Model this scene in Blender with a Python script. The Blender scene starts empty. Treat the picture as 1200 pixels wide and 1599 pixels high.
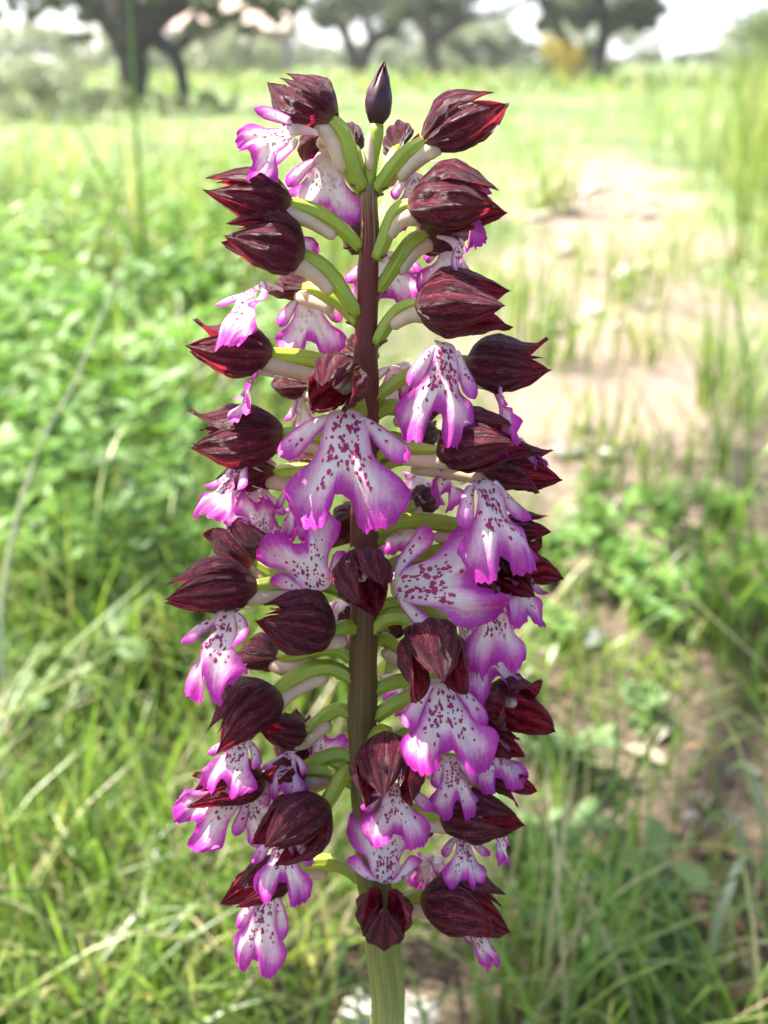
import bpy, math, random
import numpy as np
from mathutils import Vector, Matrix, noise

random.seed(7); rng = np.random.default_rng(7)
SC = bpy.context.scene
COL = SC.collection
R = math.radians

# ------------------------------------------------------------------ camera
CAM_H, PITCH, VFOV = 0.40, 22.5, 50.0
cam_d = bpy.data.cameras.new('camera'); cam = bpy.data.objects.new('camera', cam_d); COL.objects.link(cam)
cam.location = (0, 0, CAM_H); cam.rotation_euler = (R(90 - PITCH), 0, 0)
cam_d.sensor_fit = 'VERTICAL'; cam_d.sensor_height = 24.0
cam_d.lens = 12.0 / math.tan(R(VFOV / 2)); cam_d.clip_start = 0.01; cam_d.clip_end = 3000
cam_d.dof.use_dof = True; cam_d.dof.focus_distance = 0.176; cam_d.dof.aperture_fstop = cam_d.lens / 2.1
cam_d.dof.aperture_blades = 0
SC.camera = cam

# ------------------------------------------------------------------ sky, sun, exposure
SUN_EL, SUN_AZ = 58.0, -62.0          # azimuth from +Y (away from camera), negative = left
w = bpy.data.worlds.new('World'); SC.world = w; w.use_nodes = True
nt = w.node_tree; bg = nt.nodes['Background']
sky = nt.nodes.new('ShaderNodeTexSky'); sky.sky_type = 'NISHITA'; sky.sun_disc = False
sky.sun_elevation = R(SUN_EL); sky.sun_rotation = R(SUN_AZ); sky.dust_density = 2.0; sky.air_density = 0.55
nt.links.new(sky.outputs[0], bg.inputs[0]); bg.inputs[1].default_value = 0.12
sd = bpy.data.lights.new('sun', 'SUN'); sun = bpy.data.objects.new('sun', sd); COL.objects.link(sun)
sd.energy = 5.0; sd.angle = R(0.5); sd.color = (1.0, 0.95, 0.86)
sv = Vector((math.sin(R(SUN_AZ)) * math.cos(R(SUN_EL)), math.cos(R(SUN_AZ)) * math.cos(R(SUN_EL)), math.sin(R(SUN_EL))))
sun.rotation_euler = sv.to_track_quat('Z', 'Y').to_euler(); sun.location = sv * 30
SC.view_settings.view_transform = 'Standard'; SC.view_settings.look = 'None'
SC.view_settings.exposure = 2.2; SC.view_settings.gamma = 1.0; SC.view_settings.use_curve_mapping = False
SC.render.engine = 'CYCLES'; SC.cycles.max_bounces = 8; SC.cycles.transparent_max_bounces = 4
SC.cycles.use_denoising = True

# ------------------------------------------------------------------ helpers
FPX = 799.5 / math.tan(R(VFOV / 2))
CM = cam.rotation_euler.to_matrix()
CL = Vector(cam.location)

def pixel_dir(px, py):
    return (CM @ Vector(((px - 600) / FPX, (799.5 - py) / FPX, -1.0)))

def on_ground(px, py, z=0.0):
    d = pixel_dir(px, py); t = (z - CAM_H) / d.z
    return CL + d * t

def tag(o, label=None, cat=None, group=None, kind=None):
    if label: o['label'] = label
    if cat: o['category'] = cat
    if group: o['group'] = group
    if kind: o['kind'] = kind
    return o

def empty(name, loc=(0, 0, 0)):
    o = bpy.data.objects.new(name, None); o.empty_display_size = 0.02; COL.objects.link(o); o.location = loc
    return o

def mesh_obj(name, V, F, mats, parent=None, loc=(0, 0, 0), uv=None, attrs=None, mi=None, smooth=True):
    me = bpy.data.meshes.new(name)
    me.from_pydata([tuple(v) for v in V], [], F)
    for m in (mats if isinstance(mats, (list, tuple)) else [mats]): me.materials.append(m)
    if smooth: me.polygons.foreach_set('use_smooth', [True] * len(me.polygons))
    if mi is not None: me.polygons.foreach_set('material_index', mi)
    if uv is not None:
        l = me.uv_layers.new(name='UVMap'); vi = np.empty(len(me.loops), dtype=np.int32)
        me.loops.foreach_get('vertex_index', vi)
        l.data.foreach_set('uv', np.asarray(uv, dtype=np.float32)[vi].ravel())
    for k, a in (attrs or {}).items():
        t = me.attributes.new(k, 'FLOAT', 'POINT'); t.data.foreach_set('value', np.asarray(a, dtype=np.float32))
    me.update()
    o = bpy.data.objects.new(name, me); COL.objects.link(o); o.location = loc
    if parent: o.parent = parent
    return o

def grid_faces(nu, nv, off=0, wrap=False):
    F = []
    for i in range(nu - 1):
        for j in range(nv if wrap else nv - 1):
            k = (j + 1) % nv
            F.append((off + i * nv + j, off + i * nv + k, off + (i + 1) * nv + k, off + (i + 1) * nv + j))
    return F

def bez(a, b, c, d, t):
    s = 1 - t
    return a * s ** 3 + b * (3 * s * s * t) + c * (3 * s * t * t) + d * t ** 3

def tube(pts, rad, nv=10, ribs=0, ribamp=0.0, twist=0.0, cap=True):
    """swept tube through pts (Vectors); rad = list. returns V, F, UV"""
    V, UV = [], []; n = len(pts); ref = None
    for i, p in enumerate(pts):
        t = (pts[min(i + 1, n - 1)] - pts[max(i - 1, 0)]).normalized()
        if ref is None:
            ref = t.orthogonal().normalized()
        ref = (ref - t * ref.dot(t)).normalized(); s = t.cross(ref)
        for j in range(nv):
            a = 2 * math.pi * j / nv; r = rad[i]
            if ribs: r *= 1 + ribamp * math.cos(ribs * a + twist * i / n)
            V.append(p + ref * (math.cos(a) * r) + s * (math.sin(a) * r)); UV.append((i / (n - 1), j / nv))
    F = grid_faces(n, nv, 0, True)
    if cap:
        for i0, p in ((0, pts[0]), ((n - 1) * nv, pts[-1])):
            c = len(V); V.append(p.copy()); UV.append((0 if i0 == 0 else 1, .5))
            for j in range(nv):
                k = (j + 1) % nv
                F.append((c, i0 + k, i0 + j) if i0 == 0 else (c, i0 + j, i0 + k))
    return V, F, UV

# ------------------------------------------------------------------ materials
def new_mat(name):
    m = bpy.data.materials.new(name); m.use_nodes = True; t = m.node_tree
    b = t.nodes['Principled BSDF']; out = t.nodes['Material Output']
    return m, t, b, out

def N(t, typ, **kw):
    n = t.nodes.new(typ)
    for k, v in kw.items():
        if k.startswith('i_'):
            key = k[2:]; n.inputs[int(key) if key.isdigit() else key].default_value = v
        else: setattr(n, k, v)
    return n

def ramp(t, stops, fac=None, interp='LINEAR'):
    r = t.nodes.new('ShaderNodeValToRGB'); r.color_ramp.interpolation = interp
    e = r.color_ramp.elements
    while len(e) < len(stops): e.new(0.5)
    for x, (p, c) in zip(e, stops): x.position = p; x.color = (*c, 1) if len(c) == 3 else c
    if fac is not None: t.links.new(fac, r.inputs[0])
    return r

def mix(t, fac, a, b):
    n = t.nodes.new('ShaderNodeMix'); n.data_type = 'RGBA'
    for s, v in ((0, fac), (6, a), (7, b)):
        if isinstance(v, bpy.types.NodeSocket): t.links.new(v, n.inputs[s])
        else: n.inputs[s].default_value = v if not isinstance(v, tuple) else (*v, 1)
    return n.outputs[2]

def math_n(t, op, a, b=0.0, clamp=False):
    n = t.nodes.new('ShaderNodeMath'); n.operation = op; n.use_clamp = clamp
    for s, v in ((0, a), (1, b)):
        if isinstance(v, bpy.types.NodeSocket): t.links.new(v, n.inputs[s])
        else: n.inputs[s].default_value = v
    return n.outputs[0]

def translucent(t, b, out, col, fac, tint=(1, 1, 1)):
    tr = t.nodes.new('ShaderNodeBsdfTranslucent'); ms = t.nodes.new('ShaderNodeMixShader'); ms.inputs[0].default_value = fac
    mm = t.nodes.new('ShaderNodeMix'); mm.data_type = 'RGBA'; mm.blend_type = 'MULTIPLY'; mm.inputs[0].default_value = 1
    if isinstance(col, bpy.types.NodeSocket): t.links.new(col, mm.inputs[6])
    else: mm.inputs[6].default_value = (*col, 1)
    mm.inputs[7].default_value = (*tint, 1)
    t.links.new(mm.outputs[2], tr.inputs[0])
    t.links.new(b.outputs[0], ms.inputs[1]); t.links.new(tr.outputs[0], ms.inputs[2]); t.links.new(ms.outputs[0], out.inputs[0])

def hood_material():
    m, t, b, out = new_mat('hood_maroon')
    uv = N(t, 'ShaderNodeUVMap'); oi = N(t, 'ShaderNodeObjectInfo')
    mp = N(t, 'ShaderNodeMapping'); t.links.new(uv.outputs[0], mp.inputs[0]); mp.inputs['Scale'].default_value = (2.6, 9.0, 1)
    cmb = N(t, 'ShaderNodeCombineXYZ'); t.links.new(math_n(t, 'MULTIPLY', oi.outputs['Random'], 37.0), cmb.inputs[0])
    t.links.new(math_n(t, 'MULTIPLY', oi.outputs['Random'], 91.0), cmb.inputs[1]); t.links.new(cmb.outputs[0], mp.inputs['Location'])
    n1 = N(t, 'ShaderNodeTexNoise', i_Scale=1.3, i_Detail=7.0, i_Roughness=0.72); t.links.new(mp.outputs[0], n1.inputs['Vector'])
    mp2 = N(t, 'ShaderNodeMapping'); t.links.new(uv.outputs[0], mp2.inputs[0]); mp2.inputs['Scale'].default_value = (3.6, 17.0, 1)
    t.links.new(cmb.outputs[0], mp2.inputs['Location'])
    n2 = N(t, 'ShaderNodeTexNoise', i_Scale=2.2, i_Detail=5.0, i_Roughness=0.75); t.links.new(mp2.outputs[0], n2.inputs['Vector'])
    sep = N(t, 'ShaderNodeSeparateXYZ'); t.links.new(uv.outputs[0], sep.inputs[0])
    # dark veins along the sepal
    wv = math_n(t, 'SINE', math_n(t, 'ADD', math_n(t, 'MULTIPLY', sep.outputs[1], 26.0), math_n(t, 'MULTIPLY', n1.outputs[0], 9.0)))
    base = ramp(t, [(0.30, (0.024, 0.003, 0.011)), (0.45, (0.098, 0.007, 0.026)), (0.70, (0.20, 0.014, 0.042))], n1.outputs[0]).outputs[0]
    # pale mottling, strongest near the base of the sepal
    basefade = math_n(t, 'SUBTRACT', 0.585, math_n(t, 'MULTIPLY', sep.outputs[0], 0.16))
    mot = math_n(t, 'SUBTRACT', math_n(t, 'ADD', n2.outputs[0], math_n(t, 'MULTIPLY', wv, 0.05)), basefade)
    mp3 = N(t, 'ShaderNodeMapping'); t.links.new(uv.outputs[0], mp3.inputs[0]); mp3.inputs['Scale'].default_value = (22, 30, 1); t.links.new(cmb.outputs[0], mp3.inputs['Location'])
    n5 = N(t, 'ShaderNodeTexNoise', i_Scale=1.4, i_Detail=3.0, i_Roughness=.6); t.links.new(mp3.outputs[0], n5.inputs['Vector'])
    mot = math_n(t, 'ADD', mot, math_n(t, 'MULTIPLY', math_n(t, 'SUBTRACT', n5.outputs[0], .5), .42))
    motf = math_n(t, 'MULTIPLY', mot, 9.0, True)
    motf2 = math_n(t, 'MULTIPLY', motf, math_n(t, 'SUBTRACT', 1.0, math_n(t, 'MULTIPLY', sep.outputs[0], 0.75)), True)
    c = mix(t, math_n(t, 'MULTIPLY', motf2, 0.75), base, (0.46, 0.20, 0.22))
    vein = math_n(t, 'MULTIPLY', math_n(t, 'SUBTRACT', math_n(t, 'MULTIPLY', wv, -1.0), 0.45), 1.4, True)
    c = mix(t, math_n(t, 'MULTIPLY', vein, .65), c, (0.016, 0.002, 0.008))
    rim = math_n(t, 'MULTIPLY', math_n(t, 'SUBTRACT', math_n(t, 'ABSOLUTE', math_n(t, 'SUBTRACT', sep.outputs[1], .5)), .468), 40.0, True)
    c = mix(t, math_n(t, 'MULTIPLY', rim, .55), c, (0.30, 0.13, 0.10))
    bl = math_n(t, 'MULTIPLY', math_n(t, 'SUBTRACT', 0.13, sep.outputs[0]), 7.0, True)
    c = mix(t, math_n(t, 'MULTIPLY', bl, 0.75), c, (0.34, 0.22, 0.12))
    t.links.new(c, b.inputs['Base Color']); b.inputs['Roughness'].default_value = 0.30; b.inputs['Specular IOR Level'].default_value = 0.4
    bp = N(t, 'ShaderNodeBump', i_Strength=0.8, i_Distance=0.0005); t.links.new(math_n(t, 'ADD', wv, math_n(t, 'MULTIPLY', n2.outputs[0], 2.5)), bp.inputs['Height']); t.links.new(bp.outputs[0], b.inputs['Normal'])
    translucent(t, b, out, c, 0.40, (2.0, 0.6, 0.75))
    return m

def lip_material():
    m, t, b, out = new_mat('lip_white_magenta')
    at = N(t, 'ShaderNodeAttribute', attribute_name='edge'); uv = N(t, 'ShaderNodeUVMap')
    n1 = N(t, 'ShaderNodeTexNoise', i_Scale=9.0, i_Detail=5.0, i_Roughness=0.7); t.links.new(uv.outputs[0], n1.inputs['Vector'])
    n2 = N(t, 'ShaderNodeTexNoise', i_Scale=70.0, i_Detail=2.0); t.links.new(uv.outputs[0], n2.inputs['Vector'])
    f = math_n(t, 'ADD', at.outputs['Fac'], math_n(t, 'MULTIPLY', math_n(t, 'SUBTRACT', n1.outputs[0], 0.5), 0.42))
    f = math_n(t, 'ADD', f, math_n(t, 'MULTIPLY', math_n(t, 'SUBTRACT', n2.outputs[0], 0.5), 0.16))
    mpv = N(t, 'ShaderNodeMapping'); t.links.new(uv.outputs[0], mpv.inputs[0]); mpv.inputs['Scale'].default_value = (34, 3.5, 1)
    n4 = N(t, 'ShaderNodeTexNoise', i_Scale=1.0, i_Detail=4.0, i_Roughness=.6); t.links.new(mpv.outputs[0], n4.inputs['Vector'])
    f = math_n(t, 'ADD', f, math_n(t, 'MULTIPLY', math_n(t, 'SUBTRACT', n4.outputs[0], 0.5), 0.30))
    c = ramp(t, [(0.26, (0.82, 0.70, 0.69)), (0.45, (0.75, 0.42, 0.60)), (0.68, (0.57, 0.11, 0.45)), (0.92, (0.45, 0.025, 0.34))], f).outputs[0]
    t.links.new(c, b.inputs['Base Color']); b.inputs['Roughness'].default_value = 0.45; b.inputs['Specular IOR Level'].default_value = 0.35
    bp = N(t, 'ShaderNodeBump', i_Strength=0.35, i_Distance=0.0003); t.links.new(math_n(t, 'ADD', n2.outputs[0], math_n(t, 'MULTIPLY', n4.outputs[0], 1.8)), bp.inputs['Height']); t.links.new(bp.outputs[0], b.inputs['Normal'])
    translucent(t, b, out, c, 0.45, (1.1, .95, 1.0))
    return m

def plain(name, col, rough=0.5, trans=0.0, var=0.25, scale=40.0, tint=(1, 1, 1), spec=0.5):
    m, t, b, out = new_mat(name)
    tc = N(t, 'ShaderNodeTexCoord')
    n1 = N(t, 'ShaderNodeTexNoise', i_Scale=scale, i_Detail=4.0); t.links.new(tc.outputs['Object'], n1.inputs['Vector'])
    c = mix(t, n1.outputs[0], tuple(x * (1 - var) for x in col), tuple(min(1, x * (1 + var)) for x in col))
    t.links.new(c, b.inputs['Base Color']); b.inputs['Roughness'].default_value = rough; b.inputs['Specular IOR Level'].default_value = spec
    if trans: translucent(t, b, out, c, trans, tint)
    return m

def stem_material():
    m, t, b, out = new_mat('stem_purple_to_green')
    uv = N(t, 'ShaderNodeUVMap'); sep = N(t, 'ShaderNodeSeparateXYZ'); t.links.new(uv.outputs[0], sep.inputs[0])
    mp = N(t, 'ShaderNodeMapping'); t.links.new(uv.outputs[0], mp.inputs[0]); mp.inputs['Scale'].default_value = (12, 26, 1)
    n1 = N(t, 'ShaderNodeTexNoise', i_Scale=1.5, i_Detail=6.0, i_Roughness=.7); t.links.new(mp.outputs[0], n1.inputs['Vector'])
    f = math_n(t, 'ADD', sep.outputs[0], math_n(t, 'MULTIPLY', math_n(t, 'SUBTRACT', n1.outputs[0], .5), .22))
    c = ramp(t, [(0.0, (0.24, 0.26, 0.075)), (0.625, (0.24, 0.26, 0.075)), (0.68, (0.15, 0.145, 0.040)), (0.80, (0.105, 0.062, 0.024)), (0.88, (0.105, 0.028, 0.018)), (0.985, (0.12, 0.022, 0.022)), (1.0, (0.22, .17, .07))], f).outputs[0]
    t.links.new(c, b.inputs['Base Color']); b.inputs['Roughness'].default_value = .5; b.inputs['Specular IOR Level'].default_value = .15
    return m

M_BUD = plain('bud_purple', (0.050, 0.012, 0.024), .5, .2, .5, 500, (1.5, .6, .8)); M_HOOD = hood_material(); M_LIP = lip_material(); M_STEM = stem_material()
M_SPOT = plain('papillae_magenta', (0.34, 0.010, 0.11), 0.5, 0.15)
M_OVARY = plain('ovary_green', (0.35, 0.43, 0.045), 0.38, 0.3, 0.3, 300, (1.3, 1.25, .4))
M_SPUR = plain('spur_cream_pink', (0.68, 0.52, 0.36), 0.4, 0.35, 0.28, 420, (1.15, 1, .75))
M_BRACT = plain('bract_purple_green', (0.20, 0.10, 0.08), 0.5, 0.2)
M_COLUMN = plain('column_cream', (0.55, 0.40, 0.36), 0.4, 0.2, 0.2, 400)

#@@ORCHID
# ------------------------------------------------------------------ the orchid
def z_at(py):                      # distance along the view axis of the stem at that row: the stem leans back a little
    return 0.170 + 0.031 * (py - 100) / 1500.0

def P(px, py, off=0.0):            # photo pixel -> world point on the stem's plane, off = pixels toward the viewer
    d = z_at(py); d -= off * d / FPX
    return CL + pixel_dir(px, py) * d

def px_size(py): return z_at(py) / FPX
RIGHT = CM @ Vector((1, 0, 0)); UP = CM @ Vector((0, 1, 0)); TOW = CM @ Vector((0, 0, 1))

STEM = [(606, 1640, 26), (604, 1540, 26.5), (598, 1450, 27), (580, 1340, 25), (570, 1220, 23), (567, 1080, 22.5), (568, 950, 22), (570, 820, 21), (572, 700, 19.5), (573, 560, 18), (575, 430, 16), (576, 340, 14), (577, 288, 12)]
def stem_x(py):
    ys = [s[1] for s in STEM][::-1]; xs = [s[0] for s in STEM][::-1]
    return float(np.interp(py, ys, xs))
def stem_r(py):
    ys = [s[1] for s in STEM][::-1]; xs = [s[2] for s in STEM][::-1]
    return float(np.interp(py, ys, xs))

bottom = P(606, 1640)
slope = (P(606, 1640) - P(604, 1540)).normalized()
foot = Vector((bottom.x + 0.002, bottom.y - 0.020, -0.01))
orchid = empty('orchid', (foot.x, foot.y, 0))
tag(orchid, 'tall orchid spike with maroon hoods and spotted white and magenta lips', 'orchid')
OR = Vector(orchid.location)

def build_stem():
    pts, rad = [], []
    nlow = 10
    for i in range(nlow):
        t = i / nlow; p = bez(foot, foot + Vector((0, .004, .09)), bottom + slope * .07, bottom, t)
        pts.append(p); rad.append(26 * px_size(1640) * (1.18 - .18 * t))
    fine = 46
    for i in range(fine):
        py = 1640 + (288 - 1640) * i / (fine - 1)
        wob = 1.6 * math.sin(py * .021) + 1.1 * math.sin(py * .053 + 1)
        pts.append(P(stem_x(py) + wob, py)); rad.append(stem_r(py) * px_size(py) * (1 + .03 * math.sin(py * .047)))
    V, F, UV = tube([p - OR for p in pts], rad, 36, 11, 0.035, 0.8)
    # uv.x by real length
    L = [0]
    for a, b in zip(pts[:-1], pts[1:]): L.append(L[-1] + (b - a).length)
    nv = 36
    UV = [(L[min(i // nv, len(L) - 1)] / L[-1], u[1]) for i, u in enumerate(UV[:-2])] + [(0, .5), (1, .5)]
    mesh_obj('stem', V, F, M_STEM, orchid, uv=UV)
build_stem()

def sepal(base, X, Y, Z, L, Rr, phi0, w0, ln=1.0, curl=0.0, rs=1.0, spread=0.0, nu=18, nv=13, seed=0.0, sharp=2.4, roll_in=0.0, shut=.88, pk=.74, bow=0.0):
    V, UV = [], []
    for i in range(nu):
        u = i / (nu - 1)
        prof = max(0.0, math.sin(math.pi * (0.085 + shut * u ** pk))) ** 0.85
        wid = w0 * max(0.0, 1 - u ** sharp) ** 0.42
        for j in range(nv):
            v = -1 + 2 * j / (nv - 1)
            r = Rr * rs * prof
            k = max(0.0, (u - 0.52) / 0.48)
            r += Rr * (spread * u * u * 0.55)
            nz = noise.noise(Vector((u * 3.1 + seed, v * 1.4 + seed * 2, seed)))
            n2 = noise.noise(Vector((u * 7 + seed, v * 3.4 - seed, seed * 3)))
            n3 = noise.noise(Vector((u * 15 - seed, v * 7 + seed, seed * 5)))
            rr = r * (0.93 + 0.13 * (1 - v * v) * math.sin(math.pi * min(1, u * 1.15)) + 0.062 * math.cos(v * math.pi * 3.4 + nz * 1.5) * math.sin(math.pi * u) ** .5 + 0.05 * (1 - abs(v)) ** 3 + 0.12 * nz + 0.075 * n2 + 0.035 * n3) - r * roll_in * v * v
            phi = phi0 + wid * v + 0.05 * nz
            x = L * ln * (u - 0.05 * u * v * v) - Rr * curl * 0.18 * k ** 2
            # tip curls away from the hood axis
            out = Rr * curl * k ** 2.2
            rr += Rr * .10 * max(0, abs(v) - .72) / .28 * max(0, u - .3) * (1 + nz)
            d = Y * math.sin(phi) + Z * math.cos(phi); d0 = Y * math.sin(phi0) + Z * math.cos(phi0)
            V.append(base + X * x + d * rr + d0 * out + Z * (bow * Rr * math.sin(math.pi * u))); UV.append((u, v * 0.5 + 0.5))
    return V, grid_faces(nu, nv), UV

def lip_build(o, D, Nn, L, W, seed, notch=.24, bend=.35, cup=.5, armsp=1.0, arm_fwd=.12, rag=.035, spots=46, arms=(1, 1)):
    rd = random.Random(seed); S = D.cross(Nn).normalized()
    asym = rd.uniform(-.12, .12); ph = rd.uniform(0, 6.28); ph2 = rd.uniform(0, 6.28); lobe_c = rd.uniform(-.25, .35)
    us = [0, .12, .28, .42, .58, .74, .88, 1.0]; ws = [.045, .11, .145, .175, .245, .335, .385, .355]
    twist = rd.uniform(-.25, .25)
    def body(u, v):
        wu = float(np.interp(u, us, ws)) * W * (1 + asym * (1 if v > 0 else -1) * u)
        qe = 1 - notch * math.exp(-(v / .20) ** 2) - .20 * abs(v) ** 4 + rag * (math.sin(v * 13 + ph) * .35 + math.sin(v * 41 + ph2) * .45)
        s = min(1, max(0, (u - .35) / .65)); s = s * s * (3 - 2 * s)
        q = u - (1 - qe) * s
        p = wu * v + (.03 * W * math.copysign(1, v) * s if abs(v) > .02 else 0)
        n = -.5 * bend * q * q - cup * p * p + .045 * math.sin(q * 7 + ph + v * 2.4) * (.3 + u) + lobe_c * abs(p) * s * .7 + twist * p * q
        n += (.055 * math.sin(v * 8 + ph2 + u * 3) + .022 * math.sin(v * 21 + ph + u * 5) * abs(v)) * s + .03 * math.sin(u * 17 + ph2) * abs(v) ** 2 - .30 * max(0, 1 - q / .17) ** 2
        return p, q, n
    def arm(sd, s, v):
        c_p = sd * (.10 + .30 * armsp * s ** .85) * W ** .7; c_q = .16 + (.52 - .16 * armsp) * s ** 1.15
        aw = float(np.interp(s, [0, .2, .55, .8, .93, 1], [.035, .055, .075, .082, .055, .008])) * W ** .5
        # direction of the arm in the p,q plane
        tp, tq = sd * .30 * armsp, .40; l = math.hypot(tp, tq); npx, nqx = -tq / l * sd, tp / l * sd
        p = c_p + npx * aw * v; q = c_q + nqx * aw * v
        n = arm_fwd * s * s * (1.0 if sd > 0 else .8) - .004 - 2.2 * aw * v * v * .3 - .2 * bend * q * q + .03 * math.sin(5 * s + ph + sd)
        return p, q, n
    def to3(t): p, q, n = t; return o + S * (p * L) + D * (q * L) + Nn * (n * L)
    V, F, UV, E, MI = [], [], [], [], []
    nu, nv = 28, 41
    for i in range(nu):
        for j in range(nv):
            u, v = i / (nu - 1), -1 + 2 * j / (nv - 1); t = body(u, v); V.append(to3(t)); UV.append((t[0] + seed * .37, t[1]))
            ed = max(abs(v) ** 3.0 * (.35 + .6 * u), max(0, (u - .50) / .50) ** 1.7 * .95, (.6 * math.exp(-(v / .12) ** 2) * max(0, u - .7) / .3))
            E.append(min(1, .12 + ed))
    F += grid_faces(nu, nv); MI += [0] * len(F)
    for sd, on in ((-1, arms[0]), (1, arms[1])):
        if not on: continue
        off = len(V); nu2, nv2 = 15, 7
        for i in range(nu2):
            for j in range(nv2):
                s, v = i / (nu2 - 1), -1 + 2 * j / (nv2 - 1); t = arm(sd, s, v); V.append(to3(t)); UV.append((t[0] + seed * .37, t[1]))
                E.append(min(1, .15 + max(abs(v) ** 2 * .75, s ** 2.5 * .85)))
        f = grid_faces(nu2, nv2, off); F += f; MI += [0] * len(f)
    # tufts of papillae on the face of the lip
    def spot(fn, a, b, size, tuft):
        e = .01; p0 = to3(fn(a, b)); du = to3(fn(a + e, b)) - p0; dv = to3(fn(a, b + e)) - p0
        n = du.cross(dv); n = n.normalized() if n.length else Nn
        if n.dot(Nn) < 0: n = -n
        tx = du.normalized(); ty = n.cross(tx); k = rd.choice((6, 7, 8)); off = len(V)
        V.append(p0 + n * (size * (.55 if tuft else .3) + .00006)); UV.append((0, 0)); E.append(1)
        for q in range(k):
            an = 2 * math.pi * q / k + rd.uniform(-.3, .3); rr = size * rd.uniform(.45, 1.25)
            V.append(p0 + tx * (math.cos(an) * rr * 1.15) + ty * (math.sin(an) * rr * .8) + n * .00005); UV.append((0, 0)); E.append(1)
        for q in range(k): F.append((off, off + 1 + q, off + 1 + (q + 1) % k)); MI.append(1)
        if tuft:
            for _ in range(3):
                an = rd.uniform(0, 6.28); off = len(V); c = p0 + tx * (math.cos(an) * size * .5) + ty * (math.sin(an) * size * .5)
                h = n * size * rd.uniform(1.1, 2.0) + tx * rd.uniform(-.5, .5) * size; wv = tx.cross(h).normalized() * size * .16 if tx.cross(h).length else ty * size * .16
                V.extend([c - wv, c + wv, c + h]); UV.extend([(0, 0)] * 3); E.extend([1] * 3); F.append((off, off + 1, off + 2)); MI.append(1)
    for _ in range(int(spots * 1.35)):
        band = rd.choice((-1, 1)); u = rd.betavariate(2.2, 2.4) * .70 + .07
        v = band * abs(rd.gauss(.38 + .1 * (.3 - u), .24)) if u < .62 else rd.uniform(-.7, .7)
        if abs(v) > .86: continue
        spot(body, u, v, L * rd.uniform(.010, .027), rd.random() < .7)
    for sd in (-1, 1):
        if not arms[0 if sd < 0 else 1]: continue
        for k in range(rd.randint(3, 6)):
            spot(lambda a, b: arm(sd, a, b), rd.uniform(.1, .72), rd.uniform(-.35, .35), L * rd.uniform(.010, .021), False)
    return V, F, UV, E, MI

def az_dir(a, el=0.0):             # 0 = towards the viewer, -90 = left, 90 = right, 180 = away
    a, el = R(a), R(el)
    return (RIGHT * math.sin(a) + TOW * math.cos(a)) * math.cos(el) + UP * math.sin(el)

def depth_vec(a, b, length, sign, k):
    """3-D vector whose picture is a->b (pixels) and whose full length is length pixels"""
    dx, dy = b[0] - a[0], a[1] - b[1]; d2 = dx * dx + dy * dy
    dz = math.sqrt(max(0.0, length * length - d2)) * sign
    v = RIGHT * dx + UP * dy + TOW * dz
    return v.normalized(), max(length, math.sqrt(d2)) * k

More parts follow.
